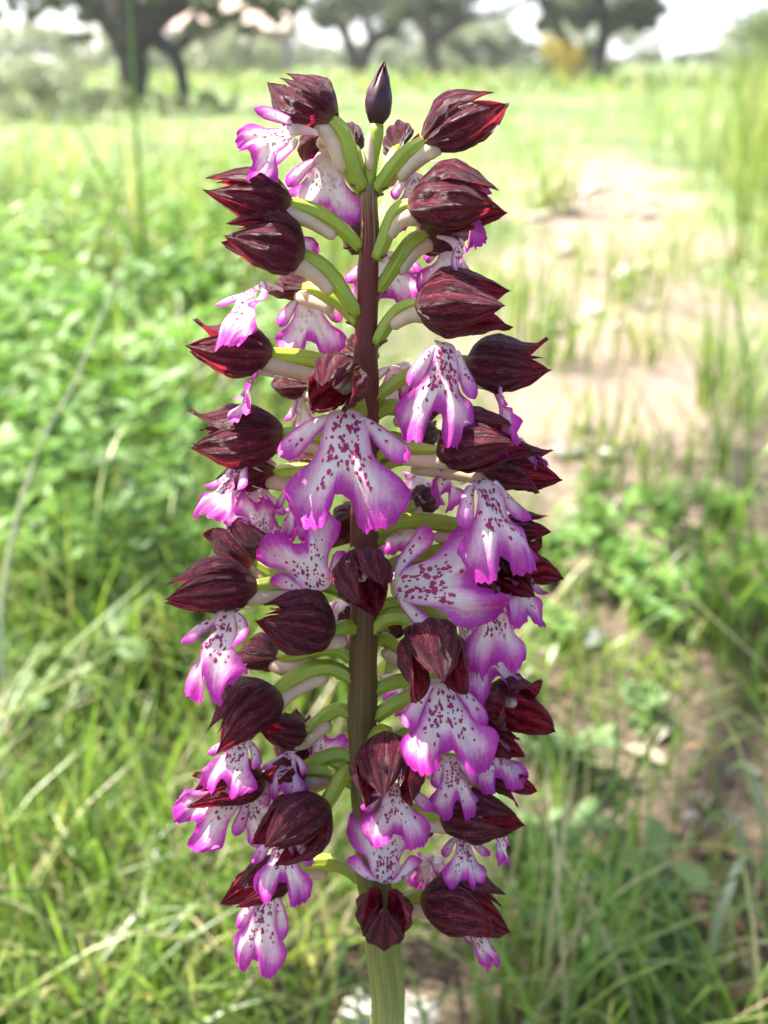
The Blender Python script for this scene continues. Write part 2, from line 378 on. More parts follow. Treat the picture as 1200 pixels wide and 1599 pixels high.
count = [0]
def flower(att, base, tip, L=135, sg=1, z=0, fat=.37, roll=0, opn=.25, lip=None, curls=(.3, .3, .3), dors=None, lab=None, arch=40):
    """att: stem row; base/tip of the hood in pixels; sg: tip toward (+) or away (-) from the viewer; z: base offset toward viewer
    lip: (start, end, length, sign, azimuth, width[, elevation])"""
    count[0] += 1; sd = count[0] * 13 + 5; rd = random.Random(sd); k = px_size(base[1])
    B = P(base[0], base[1], z); X, Lm = depth_vec(base, tip, L, sg, k); Lm *= .95; opn *= .8
    up = dors if dors is not None else UP
    Z = (up - X * up.dot(X)).normalized(); Y = Z.cross(X)
    if roll:
        q = Matrix.Rotation(R(roll), 3, X); Z = q @ Z; Y = q @ Y
    # where the ovary leaves the stem
    sx = stem_x(att); side = B - P(sx, att); side = side - UP * side.dot(UP)
    side = side.normalized() if side.length > 1e-6 else TOW
    A = P(sx, att) + side * (stem_r(att) * px_size(att) * .80)
    o = A - OR
    # ovary: arched tube
    d = (B - A).length
    c1 = A + side * d * .30 + UP * min(d * .45, arch * k); c2 = B - X * d * .38
    pts = [bez(A, c1, c2, B + X * (5 * k), i / 17) - A for i in range(18)]
    ro = rd.uniform(10.5, 12.5) * k
    rads = [ro * float(np.interp(i / 17, [0, .12, .45, .8, .95, 1], [.82, .95, 1.08, 1.0, .9, .8])) for i in range(18)]
    V, F, UV = tube(pts, rads, 24, 6, .11, rd.uniform(3, 5))
    f = mesh_obj('flower', V, F, M_OVARY, orchid, o, UV)
    # spur, hanging under the ovary
    dn = -Z if Z.dot(UP) > -.2 else Z
    s0 = B + X * (14 * k) + dn * (fat * Lm * .30) - A; sp = [s0]; nsp = 9; reach = rd.uniform(.5, .66)
    for i in range(1, nsp + 1):
        q = pts[int(round(17 - 17 * reach * i / nsp))]; e = i / nsp
        sp.append(q + dn * (ro * (1.35 + .25 * math.sin(math.pi * e) + .55 * e * e)) + Y * rd.uniform(-.05, .05) * ro)
    rs = [ro * float(np.interp(i / nsp, [0, .2, .75, .92, 1], [1.25, 1.05, .88, .82, .4])) for i in range(nsp + 1)]
    V, F, UV = tube(sp, rs, 12, 2, .06); mesh_obj('spur', V, F, M_SPUR, f, uv=UV)
    # bract at the foot of the ovary
    bl = rd.uniform(16, 30) * k; bd = (side * .8 + UP * .5).normalized(); bs = bd.cross(UP).normalized()
    if bs.length < .5: bs = RIGHT
    bn = bs.cross(bd); V = []
    for i in range(6):
        u = i / 5; ww = 9 * k * (1 - u ** 1.6)
        for j in range(3):
            v = j - 1; V.append(bd * (bl * u) - UP * (9 * k) + bs * (ww * v) - UP * (4 * k * abs(v)) * -1 - UP * (3 * k * u * u))
    mesh_obj('bract', V, grid_faces(6, 3), M_BRACT, f)
    # hood: dorsal sepal, two lateral sepals, two slender petals between them
    Rr = Lm * fat * .93
    if not roll: roll = 0
    q = Matrix.Rotation(R(rd.uniform(-16, 16)), 3, X); Z = q @ Z; Y = q @ Y
    J = lambda a: rd.uniform(-a, a)
    pk = rd.uniform(.62, .98); bow = rd.uniform(-.12, .22); Rr *= rd.uniform(.88, 1.02)
    specs = [('sepal', 0 + J(.15), 1.12, 1.0 + J(.04), curls[0] + J(.12), 1.00, opn * .5, 0.03),
             ('sepal', 2.05 + J(.15), 1.02, 1.03 + J(.07), curls[1] + J(.15), .985, opn, 0.0),
             ('sepal', -2.05 + J(.15), 1.02, 1.03 + J(.07), curls[2] + J(.15), .985, opn, 0.0),
             ('petal', .85 + J(.1), .30, .88 + J(.08), .1 + J(.25), .86, opn * .5, 0.0),
             ('petal', -.85 + J(.1), .30, .88 + J(.08), .1 + J(.25), .86, opn * .5, 0.0)]
    for nm, ph, w0, ln, cu, rsc, spd, ri in specs:
        V, F, UV = sepal(B - A, X, Y, Z, Lm, Rr, ph, w0, ln, cu, rsc, spd, seed=rd.uniform(0, 60), sharp=rd.uniform(2.8, 4.8), nu=24 if nm == 'sepal' else 12, nv=19 if nm == 'sepal' else 5, roll_in=ri, pk=pk, bow=bow)
        mesh_obj(nm, V, F, M_HOOD, f, uv=UV)
    # column inside the hood
    cp = [B - A + X * (Lm * t) + Z * (Rr * .1 * (1 - t)) for t in (.1, .25, .4, .5, .55)]
    V, F, UV = tube(cp, [Rr * x for x in (.22, .25, .24, .2, .06)], 8); mesh_obj('column', V, F, M_COLUMN, f, uv=UV)
    if lip:
        st, en, ll, ls, az, wd = lip[:6]; el = lip[6] if len(lip) > 6 else 0; kw = lip[7] if len(lip) > 7 else {}
        D, Ll = depth_vec(st, en, ll, ls, px_size(st[1]))
        nn = az_dir(az, el); nn = (nn - D * nn.dot(D)).normalized()
        # root of the lip: at the hood's mouth, at the depth of the hood
        root = B + X * (Lm * .22) - Z * (Rr * .35)
        tgt = P(st[0], st[1], 0); dz = (root - tgt).dot(TOW); o3 = P(st[0], st[1], dz / k)
        # neck of the lip reaches back to the hood
        kw2 = dict(bend=rd.uniform(.1, .5), cup=rd.uniform(.1, .9), armsp=rd.uniform(.7, 1.1), arm_fwd=rd.uniform(-.05, .2), notch=rd.uniform(.14, .26)); kw2.update(kw)
        V, F, UV, E, MI = lip_build(o3 - A, D, nn, Ll * 1.0, wd * 1.02, sd, **kw2)
        mesh_obj('lip', V, F, [M_LIP, M_SPOT], f, uv=UV, attrs={'edge': E}, mi=MI)
    return f

#@@FLOWERS
# --- rear flowers (seen from behind, past the stem)
flower(300, (508, 205), (488, 232), 115, -1, -55, .36, lip=((512, 232), (504, 348), 122, -1, 178, 1.5))
flower(296, (552, 232), (541, 172), 95, -1, -50, .26)
flower(300, (622, 235), (640, 175), 105, -1, -45, .36, lip=((650, 262), (652, 350), 100, -1, 165, 1.1))
flower(372, (578, 372), (548, 352), 100, -1, -60, .34, lip=((592, 385), (606, 472), 105, -1, 178, 1.9))
flower(560, (572, 555), (546, 525), 100, -1, -60, .34, lip=((622, 562), (614, 650), 100, -1, 172, 1.25))
flower(505, (480, 450), (416, 441), 95, -1, -45, .30, lip=((478, 448), (488, 555), 115, -1, 178, 1.25))
flower(455, (662, 368), (735, 345), 110, -1, -30, .36, lip=((700, 378), (705, 446), 90, -1, 150, 1.3))
flower(640, (492, 602), (422, 588), 105, -1, -40, .34, lip=((470, 610), (470, 690), 90, -1, -150, .8))
flower(650, (640, 640), (700, 615), 105, -1, -45, .34, lip=((640, 560), (618, 620), 70, -1, 160, .9))
flower(770, (434, 737), (338, 742), 115, -1, -25, .34, lip=((410, 750), (392, 838), 100, -1, 168, 1.2))
flower(770, (612, 768), (606, 832), 100, -1, -60, .34, roll=180, lip=((668, 735), (645, 803), 95, -1, 155, 1.4))
flower(840, (560, 800), (520, 850), 105, -1, -55, .34, lip=((478, 770), (455, 845), 95, -1, -160, .6))
flower(1030, (440, 1025), (362, 1032), 110, -1, -25, .33, lip=((400, 1000), (380, 1050), 80, -1, -120, .8))
flower(960, (600, 985), (640, 950), 100, -1, -60, .34, lip=((625, 1050), (612, 1110), 85, -1, 165, 1.0))
flower(1010, (628, 1018), (690, 1040), 105, -1, -55, .34, lip=((640, 1090), (668, 1120), 70, -1, 150, .8))
flower(1190, (455, 1200), (462, 1112), 100, -1, -30, .36, opn=.9, lip=((492, 1196), (522, 1138), 80, 1, 0, 1.15))
flower(1260, (640, 1300), (690, 1280), 105, -1, -45, .32, lip=((660, 1330), (680, 1400), 80, -1, 150, .8))
flower(745, (500, 722), (448, 702), 95, -1, -22, .30, lip=((470, 742), (452, 842), 108, 1, -30, .85))
flower(1000, (560, 985), (530, 952), 90, -1, -52, .30, lip=((535, 925), (532, 1012), 95, -1, 175, 1.1))
flower(850, (640, 790), (690, 776), 95, -1, -45, .30, lip=((640, 795), (630, 872), 95, -1, 172, 1.3))
flower(960, (690, 962), (742, 950), 95, -1, -25, .30, lip=((722, 955), (742, 1042), 100, 1, 30, .95))
flower(700, (640, 690), (692, 662), 95, -1, -40, .30, lip=((690, 700), (712, 792), 100, 1, 62, .95))
flower(1120, (470, 1145), (420, 1120), 95, 1, -8, .34, lip=((455, 1165), (440, 1240), 85, 1, -20, 1.0))
flower(1300, (640, 1290), (600, 1262), 90, -1, -50, .28, lip=((690, 1330), (668, 1398), 85, -1, 165, 1.0))
# --- left side, from the top
flower(296, (521, 190), (424, 112), 128, -1, 5, .40, opn=.12, curls=(.15, .2, .15), lip=((474, 195), (372, 262), 130, 1, -125, .85, 25))
flower(388, (453, 318), (318, 300), 140, 1, 8, .30, opn=.1, curls=(.1, .1, .1), lip=((420, 350), (480, 392), 90, -1, 170, .8))
flower(492, (474, 400), (350, 372), 130, 1, 16, .43, opn=.1, curls=(.2, .05, .1), lip=((415, 425), (343, 542), 145, 1, -50, .85))
flower(600, (424, 553), (290, 540), 138, 1, 10, .37, opn=.2, curls=(.75, .1, .1), lip=((405, 572), (372, 650), 100, 1, -60, 1.0))
flower(720, (442, 678), (288, 690), 154, 1, 18, .38, opn=.2, curls=(.9, .05, .1), lip=((385, 712), (323, 808), 125, 1, -48, .95))
flower(930, (404, 878), (345, 815), 110, -1, -10, .42, opn=.8, curls=(.6, .5, .5), lip=((420, 850), (395, 775), 95, 1, -30, 1.0))
flower(1210, (470, 1215), (425, 1190), 85, 1, -12, .32, opn=.6, lip=((375, 1235), (432, 1300), 95, 1, -15, 1.1))
flower(935, (400, 915), (258, 930), 146, 1, 20, .35, opn=.12, curls=(.2, .05, .05), lip=((366, 932), (314, 1076), 165, 1, -40, .9))
flower(985, (520, 985), (402, 958), 128, 1, 38, .44, opn=.1, roll=20, curls=(.2, .05, .1), lip=((505, 938), (460, 822), 132, 1, 0, 1.25, 0, dict(notch=.28, armsp=.9)))
flower(1062, (432, 1078), (338, 1160), 132, 1, 24, .42, opn=.3, curls=(.3, .1, 1.2), lip=((388, 1140), (348, 1222), 105, 1, -25, 1.05))
flower(1225, (412, 1213), (300, 1234), 122, 1, 5, .36, opn=.55, curls=(.7, .1, .1), lip=((395, 1225), (298, 1276), 125, 1, -25, 1.0))
flower(1210, (508, 1255), (420, 1312), 128, 1, 45, .45, opn=.35, curls=(.1, .2, .2), dors=TOW + UP * .5, lip=((445, 1282), (438, 1396), 122, 1, -8, .85, 0, dict(notch=.3)))
flower(1375, (448, 1358), (372, 1378), 112, 1, 0, .34, opn=.4, curls=(.2, .2, .9), lip=((425, 1375), (394, 1508), 142, 1, -8, .75))
# --- front, over the stem
flower(655, (545, 585), (512, 632), 105, 1, 48, .46, opn=1.0, dors=TOW + UP, curls=(.1, .25, .25), lip=((542, 618), (535, 815), 205, 1, 2, 1.12, 0, dict(notch=.26, armsp=1.05, bend=.25, cup=.4, spots=75)))
flower(890, (553, 868), (585, 935), 105, 1, 52, .44, opn=.8, dors=-RIGHT + TOW * .7, curls=(.1, .3, .3), lip=((592, 918), (772, 900), 190, 1, 2, 1.0, 0, dict(notch=.22, armsp=1.1, bend=.2, cup=.3, spots=70)))
flower(1165, (604, 1150), (604, 1235), 125, 1, 50, .46, opn=.35, dors=TOW + UP * .3, curls=(.05, .3, .5), lip=((618, 1210), (622, 1300), 112, 1, 5, 1.15))
flower(1440, (600, 1446), (600, 1372), 110, 1, 45, .44, opn=.4, dors=TOW - UP * .8, curls=(.05, .3, .3), lip=((602, 1395), (600, 1272), 128, 1, 0, 1.05, 0, dict(notch=.2, armsp=1.0)))
# --- right side, from the top
flower(298, (663, 222), (790, 160), 142, 1, 5, .36, opn=.12, curls=(.25, .15, .15), lip=((712, 238), (762, 375), 150, -1, 112, .7))
flower(405, (642, 320), (782, 335), 152, 1, 18, .40, opn=.3, curls=(.3, .15, .2), lip=((712, 365), (738, 446), 105, -1, 75, 1.1))
flower(538, (655, 475), (790, 490), 150, 1, 28, .38, opn=.35, roll=-15, curls=(.3, .5, .2), lip=((702, 515), (682, 690), 182, 1, 16, .78, 0, dict(notch=.3, armsp=.75, cup=.9, spots=60)))
flower(622, (732, 565), (866, 580), 142, 1, 0, .36, opn=.25, curls=(.8, .05, .6), lip=((770, 590), (818, 700), 130, 1, 88, .8))
flower(720, (690, 705), (805, 692), 138, 1, 34, .40, opn=.4, roll=-20, curls=(.3, .5, .3), lip=((748, 728), (800, 880), 175, 1, 28, .95, 0, dict(notch=.18, armsp=.8, spots=60)))
flower(735, (755, 730), (866, 746), 130, 1, -12, .34, opn=.3, curls=(.9, .05, .9), lip=((800, 680), (848, 712), 70, 1, 50, 1.0))
flower(900, (745, 870), (800, 905), 115, 1, 6, .38, opn=.7, curls=(.6, .8, .6), lip=((762, 900), (786, 1032), 145, 1, 20, .85, 0, dict(notch=.1)))
flower(905, (785, 890), (852, 880), 105, 1, -14, .36, opn=.9, curls=(1.1, .6, .9), lip=((802, 878), (834, 962), 112, 1, 38, 1.0))
flower(830, (775, 828), (856, 822), 100, 1, -18, .26, opn=.5, curls=(.5, .2, .4))
flower(985, (662, 985), (688, 1062), 130, 1, 55, .46, opn=.55, dors=TOW + UP * .4 - RIGHT * .1, curls=(.05, .35, .6), lip=((688, 1045), (702, 1186), 160, 1, 8, 1.1, 0, dict(notch=.26, armsp=.8, spots=64)))
flower(1080, (765, 1088), (832, 1098), 112, 1, 0, .40, opn=.9, curls=(.8, .7, 1.2), lip=((742, 975), (782, 1070), 125, 1, 30, 1.0))
flower(1120, (740, 1100), (752, 1186), 105, 1, 22, .34, opn=.5, dors=TOW + RIGHT * .5, curls=(.2, .3, .3), lip=((700, 1170), (718, 1262), 105, 1, 18, .95))
flower(1170, (745, 1150), (808, 1160), 95, 1, -6, .30, opn=.5, curls=(.5, .3, .5), lip=((760, 1135), (785, 1222), 105, 1, 25, 1.05))
flower(1215, (760, 1205), (822, 1225), 90, 1, -8, .28, opn=1.1, curls=(.8, .8, .8), lip=((775, 1280), (792, 1335), 70, 1, 50, .8))
flower(1290, (692, 1272), (804, 1272), 128, 1, 15, .36, opn=.3, curls=(.2, .1, .2), lip=((722, 1292), (728, 1368), 92, 1, 10, .9))
flower(1430, (662, 1402), (786, 1408), 136, 1, 28, .40, opn=.7, roll=-10, curls=(.4, .6, .4), lip=((728, 1430), (770, 1490), 85, 1, 45, .8))

def bud():
    A = P(577, 290); o = A - OR; k = px_size(200); B = P(588, 196); T = P(601, 93)
    pts = [bez(A, A + UP * 40 * k, B - UP * 40 * k, B, i / 9) - A for i in range(10)]
    V, F, UV = tube(pts, [k * x for x in (9, 10, 10.5, 10.5, 10.5, 10.5, 11, 11.5, 12, 12)], 14, 6, .07, 2)
    f = mesh_obj('flower_bud', V, F, M_OVARY, orchid, o, UV)
    X = (T - B).normalized(); Z = TOW; Y = Z.cross(X); L = (T - B).length
    for ph, w0, ln in ((0.3, 1.5, .90), (2.3, 1.6, 1.0), (-1.9, 1.6, .98)):
        V, F, UV = sepal(B - A, X, Y, Z, L, L * .20, ph, w0, ln, .0, 1 + .03 * ph, .0, seed=ph * 9, sharp=7, shut=.91)
        mesh_obj('sepal', V, F, M_BUD, f, uv=UV)
    V, F, UV = tube([bez(B, B - UP * 25 * k - RIGHT * 14 * k, B - UP * 50 * k - RIGHT * 12 * k, B - UP * 70 * k - RIGHT * 9 * k, i / 7) - A for i in range(8)], [k * x for x in (8, 8, 8, 8, 8, 7.5, 7, 3)], 10)
    mesh_obj('spur', V, F, M_SPUR, f, uv=UV)
bud()
#@@BACKGROUND
# ------------------------------------------------------------------ ground
def path_x(y): return 0.24 + 0.175 * (y - 1.0) + 0.03 * math.sin(y * 3.1)
def path_hw(y): return 0.11 + 0.075 * max(0, y - 1.0) if y < 3.2 else max(.06, .275 - .04 * (y - 3.2))
def path_np(x, y):
    px = 0.24 + 0.175 * (y - 1.0) + 0.03 * np.sin(y * 3.1)
    hw = np.where(y < 3.2, 0.15 + 0.11 * np.maximum(0, y - 1.0), np.maximum(.08, .39 - .05 * (y - 3.2)))
    wob = .45 * np.sin(x * 9 + y * 6.3) + .35 * np.sin(x * 17 - y * 11 + 1.7) + .25 * np.sin(x * 31 + y * 23)
    f = 1 - np.clip((np.abs(x - px) / hw - .45 + .55 * wob) / .9, 0, 1)
    return f * np.clip((y - .55) / .35, 0, 1) * np.clip((6.5 - y) / 2, 0, 1)

def ground_material():
    m, t, b, out = new_mat('soil_and_litter')
    tc = N(t, 'ShaderNodeTexCoord')
    n1 = N(t, 'ShaderNodeTexNoise', i_Scale=9.0, i_Detail=8.0, i_Roughness=.7); t.links.new(tc.outputs['Object'], n1.inputs['Vector'])
    n2 = N(t, 'ShaderNodeTexNoise', i_Scale=120.0, i_Detail=5.0, i_Roughness=.7); t.links.new(tc.outputs['Object'], n2.inputs['Vector'])
    n3 = N(t, 'ShaderNodeTexNoise', i_Scale=1.3, i_Detail=4.0); t.links.new(tc.outputs['Object'], n3.inputs['Vector'])
    soil = ramp(t, [(.3, (.035, .024, .015)), (.5, (.085, .060, .038)), (.7, (.17, .125, .082))], n2.outputs[0]).outputs[0]
    dirt = ramp(t, [(.3, (.13, .088, .064)), (.55, (.22, .16, .12)), (.75, (.33, .26, .20))], n2.outputs[0]).outputs[0]
    grn = ramp(t, [(.35, (.07, .10, .03)), (.6, (.13, .19, .05)), (.75, (.22, .24, .09))], n3.outputs[0]).outputs[0]
    pa = N(t, 'ShaderNodeAttribute', attribute_name='path'); fa = N(t, 'ShaderNodeAttribute', attribute_name='far')
    pf = math_n(t, 'SUBTRACT', math_n(t, 'ADD', math_n(t, 'MULTIPLY', pa.outputs['Fac'], 1.5), math_n(t, 'MULTIPLY', math_n(t, 'SUBTRACT', n1.outputs[0], .5), 3.2)), .35, True)
    c = mix(t, fa.outputs['Fac'], soil, grn)
    c = mix(t, math_n(t, 'MULTIPLY', pf, pa.outputs['Fac'], True), c, dirt)
    t.links.new(c, b.inputs['Base Color']); b.inputs['Roughness'].default_value = .9
    bp = N(t, 'ShaderNodeBump', i_Strength=.8, i_Distance=.006); t.links.new(n2.outputs[0], bp.inputs['Height']); t.links.new(bp.outputs[0], b.inputs['Normal'])
    return m

def build_ground():
    xs = np.concatenate([-np.geomspace(1.5, 900, 26)[::-1], np.linspace(-1.4, 1.4, 90), np.geomspace(1.5, 900, 26)])
    ys = np.concatenate([-np.geomspace(1.0, 900, 16)[::-1], np.linspace(-.9, 4.5, 130), np.geomspace(4.6, 900, 34)])
    X, Y = np.meshgrid(xs, ys); Z = np.zeros_like(X)
    pth = path_np(X, Y)
    for i in range(X.shape[0]):
        for j in range(X.shape[1]):
            if abs(X[i, j]) < 6 and -2 < Y[i, j] < 12:
                Z[i, j] = .008 * noise.noise(Vector((X[i, j] * 5, Y[i, j] * 5, 0))) + .004 * noise.noise(Vector((X[i, j] * 19, Y[i, j] * 19, 3)))
    Z -= .008 * pth
    V = np.stack([X.ravel(), Y.ravel(), Z.ravel()], 1)
    far = np.clip((np.hypot(X, Y) - .9) / 1.8, 0, 1).ravel()
    o = mesh_obj('ground', V, grid_faces(len(ys), len(xs)), ground_material(), attrs={'path': pth.ravel(), 'far': far})
    tag(o, kind='structure')
build_ground()

# ------------------------------------------------------------------ grass
def grass_material():
    m, t, b, out = new_mat('grass_blades')
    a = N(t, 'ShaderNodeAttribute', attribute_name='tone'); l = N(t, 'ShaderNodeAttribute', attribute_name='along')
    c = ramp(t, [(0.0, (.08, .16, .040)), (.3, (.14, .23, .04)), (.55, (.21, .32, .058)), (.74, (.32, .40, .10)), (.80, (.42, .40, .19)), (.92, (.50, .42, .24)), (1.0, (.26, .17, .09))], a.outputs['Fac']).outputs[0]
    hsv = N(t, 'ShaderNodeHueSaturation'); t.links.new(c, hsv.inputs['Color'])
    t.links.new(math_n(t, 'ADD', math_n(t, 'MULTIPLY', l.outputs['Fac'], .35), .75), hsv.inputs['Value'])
    t.links.new(hsv.outputs[0], b.inputs['Base Color']); b.inputs['Roughness'].default_value = .38; b.inputs['Specular IOR Level'].default_value = .55
    translucent(t, b, out, hsv.outputs[0], .42, (1.15, 1.2, .65))
    return m
M_GRASS = grass_material()

def blades(name, base, h, wd, az, bend, tone, lv=5, up_tilt=None, parent=None, loc=(0, 0, 0)):
    n = len(h); t = np.linspace(0, 1, lv)
    dirv = np.stack([np.cos(az), np.sin(az), np.zeros(n)], 1)
    fa = az + np.pi / 2 + rng.uniform(-.9, .9, n); side = np.stack([np.cos(fa), np.sin(fa), np.zeros(n)], 1)
    V = np.zeros((n, lv, 2, 3))
    for i, u in enumerate(t):
        c = base + dirv * (h * bend * u ** 1.8)[:, None]; c[:, 2] += h * (u - .42 * np.abs(bend) * u ** 2.4)
        ww = wd * .5 * (1 - .35 * (1 - u)) * max(.03, (1 - u ** 2.2))
        V[:, i, 0] = c - side * ww[:, None]; V[:, i, 1] = c + side * ww[:, None]
    idx = np.arange(n * lv * 2).reshape(n, lv, 2)
    F = np.stack([idx[:, :-1, 0], idx[:, :-1, 1], idx[:, 1:, 1], idx[:, 1:, 0]], -1).reshape(-1, 4)
    me = bpy.data.meshes.new(name); me.vertices.add(n * lv * 2); me.vertices.foreach_set('co', V.ravel().astype(np.float32))
    me.loops.add(F.size); me.loops.foreach_set('vertex_index', F.ravel().astype(np.int32))
    me.polygons.add(len(F)); me.polygons.foreach_set('loop_start', np.arange(0, F.size, 4, dtype=np.int32))
    me.update(calc_edges=True); me.validate()
    me.polygons.foreach_set('use_smooth', np.ones(len(me.polygons), dtype=bool))
    for k, a in (('tone', np.repeat(tone, lv * 2)), ('along', np.tile(np.repeat(t, 2), n))):
        at = me.attributes.new(k, 'FLOAT', 'POINT'); at.data.foreach_set('value', a.astype(np.float32))
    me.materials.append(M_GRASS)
    o = bpy.data.objects.new(name, me); COL.objects.link(o); o.location = loc
    if parent: o.parent = parent
    return o

def ground_px(px, py):
    dx = (px - 600) / FPX; dy = (799.5 - py) / FPX
    m = np.array(CM); d = np.stack([dx, dy, -np.ones_like(dx)], 0); w3 = m @ d
    t = -CAM_H / w3[2]
    return w3[0] * t, w3[1] * t

def tones(n, dry=.15):
    t = np.clip(rng.normal(.42, .17, n), 0, .76)
    k = rng.random(n) < dry; t[k] = rng.uniform(.78, 1.0, k.sum())
    return t

def patchy(x, y, f):
    return np.array([noise.noise(Vector((a * f, b * f, 4.2))) for a, b in zip(x, y)])

def scatter(n, py0, py1, px0=-450, px1=1650):
    px = rng.uniform(px0, px1, n); py = rng.uniform(py0, py1, n); x, y = ground_px(px, py)
    return px, py, x, y

def grass_zone(name, label, n, py0, py1, hmin, hmax, wmin, wmax, dry, keep, group=None, bend=(.15, .95)):
    px, py, x, y = scatter(n, py0, py1)
    k = rng.random(n) < keep(px, py, x, y)
    px, py, x, y = px[k], py[k], x[k], y[k]; m = len(x)
    sc = np.clip(1 + .9 * patchy(x, y, 3.0), .35, 1.9)
    near_path = np.maximum.reduce([path_np(x, y), path_np(x, y + .25), path_np(x, y + .5), path_np(x + .08, y + .12)])
    h = rng.uniform(hmin, hmax, m) * sc * (1 - .6 * near_path); wd = rng.uniform(wmin, wmax, m)
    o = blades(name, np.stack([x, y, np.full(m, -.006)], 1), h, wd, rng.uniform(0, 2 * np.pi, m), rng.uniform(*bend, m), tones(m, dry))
    tag(o, label, 'grass', kind='stuff')
    return o

def bare(x, y):                      # bare, littered soil to the right of the orchid
    return np.clip(np.clip(1 - np.hypot((x - .20) / .20, (y - .49) / .17) ** 2.2, 0, 1) + 1.3 * (np.hypot(x, (y - .355)) < .05), 0, 1.15)

grass_zone('near_grass', 'thin green and straw coloured grass on the soil around the orchid', 9000, 1020, 2000, .05, .16, .0016, .0044, .13,
           lambda px, py, x, y: np.where(px < 560, .74, .46) * (1 - .80 * np.clip(bare(x, y), 0, 1.25)) * np.where(y > .31, 1, .0) * np.clip(1 - path_np(x, y), .08, 1))
grass_zone('mid_grass', 'fresh green grass either side of the dirt path', 15000, 420, 1120, .06, .17, .002, .0048, .10,
           lambda px, py, x, y: np.where(px < 560, 1.0, np.where(py > 830, .50, .55)) * np.clip(1 - 1.0 * path_np(x, y) * (.97 + .6 * patchy(x, y, 4.0)), .07, 1))
grass_zone('meadow_grass', 'sunlit pale meadow grass running back to the olive trees', 12000, 135, 470, .07, .20, .004, .010, .34,
           lambda px, py, x, y: np.clip(1 - 1.0 * path_np(x, y) * (.95 + .6 * patchy(x, y, 3.0)), .09, 1))
grass_zone('far_grass', 'distant bright meadow grass under the olive trees', 7000, 96, 150, .12, .34, .016, .045, .25, lambda px, py, x, y: np.ones_like(x))
# grass under and beside the camera, below the frame
px, py, x, y = rng.uniform(0, 1, 1800), 0, rng.uniform(-.7, .7, 1800), rng.uniform(-.6, .33, 1800)
o = blades('short_grass', np.stack([x, y, np.full(1800, -.006)], 1), rng.uniform(.03, .08, 1800), rng.uniform(.0016, .004, 1800), rng.uniform(0, 6.28, 1800), rng.uniform(.2, .9, 1800), tones(1800, .2))
tag(o, 'short grass on the soil at the foot of the orchid', 'grass', kind='stuff')
# the same meadow beyond the edges of the frame
m = 26000; az = rng.uniform(np.radians(24), np.radians(336), m); rr = np.exp(rng.uniform(np.log(.45), np.log(22), m))
x, y = rr * np.sin(az), rr * np.cos(az)
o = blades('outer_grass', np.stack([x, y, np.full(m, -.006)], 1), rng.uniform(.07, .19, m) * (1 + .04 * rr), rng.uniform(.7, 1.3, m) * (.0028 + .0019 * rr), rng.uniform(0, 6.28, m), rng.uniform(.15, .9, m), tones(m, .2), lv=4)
tag(o, 'open meadow grass all around the orchid', 'grass', kind='stuff')
# tall grass standing on the right-hand bank
px, py, x, y = scatter(9000, 125, 420, 880, 1900)
k = (y > 1.4) & (rng.random(len(x)) < np.clip((px - 900) / 260, .06, 1)) & (path_np(x, y) < .3); x, y, px = x[k], y[k], px[k]; m = len(x)
o = blades('tall_grass', np.stack([x, y, np.full(m, -.006)], 1), rng.uniform(.25, .62, m) * np.clip(.42 + (px - 930) / 420, .38, 1.15), rng.uniform(.003, .007, m), rng.uniform(0, 6.28, m), rng.uniform(.1, .6, m), np.clip(tones(m, .14) + .10, 0, .9), lv=6)
tag(o, 'tall feathery grass standing on the bank beyond the path', 'grass', kind='stuff')

# single blades and stalks that stand out
def single_blade(name, label, foot, h, wd, az, bend, tone, cat='grass', group=None):
    f = np.array([[0, 0, -.005]])
    o = blades(name, f, np.array([h]), np.array([wd]), np.array([az]), np.array([bend]), np.array([tone]), lv=9, loc=foot)
    tag(o, label, cat, group); return o

def stalk(name, label, pts_px, dist0, wpx, mat, group=None, leaves=0, cat='grass stalk'):
    """pts_px: list of (px, py); the first stands on the ground"""
    f = on_ground(*pts_px[0]) if dist0 is None else None
    if f is None:
        d = pixel_dir(*pts_px[0]); f = CL + d * (dist0 / d.y)
    pts = [f]
    for q in pts_px[1:]:
        d = pixel_dir(*q); pts.append(CL + d * (f.y / d.y))
    # carry it on down to the ground
    if f.z > .005: pts.insert(0, Vector((f.x + .25 * (f.x - pts[1].x), f.y, -.004)))
    loc = pts[0].copy(); loc.z = 0
    P3 = [p - loc for p in pts]; fine = []
    for i in range(len(P3) - 1):
        a = P3[max(i - 1, 0)]; b = P3[i]; c = P3[i + 1]; e = P3[min(i + 2, len(P3) - 1)]
        for s in range(6):
            t = s / 6; fine.append(b + (c - b) * t + ((c - a) * .5 - (c - b)) * (t * (1 - t) ** 2) + ((e - b) * .5 - (c - b)) * (-(t * t) * (1 - t)))
    fine.append(P3[-1]); r0 = wpx * .5 * f.y / FPX
    V, F, UV = tube(fine, [r0 * (1 - .75 * i / (len(fine) - 1)) for i in range(len(fine))], 7)
    root = empty(name, loc); mesh_obj('stem', V, F, mat, root, uv=UV)
    for q in range(leaves):
        i = int(len(fine) * (.25 + .6 * q / max(1, leaves)))
        az = random.uniform(0, 6.28)
        blades('leaf', np.array([fine[i]]), np.array([.06 + .03 * random.random()]), np.array([.004]), np.array([az]), np.array([.9]), np.array([random.uniform(.4, .8)]), parent=root)
    tag(root, label, cat, group); return root

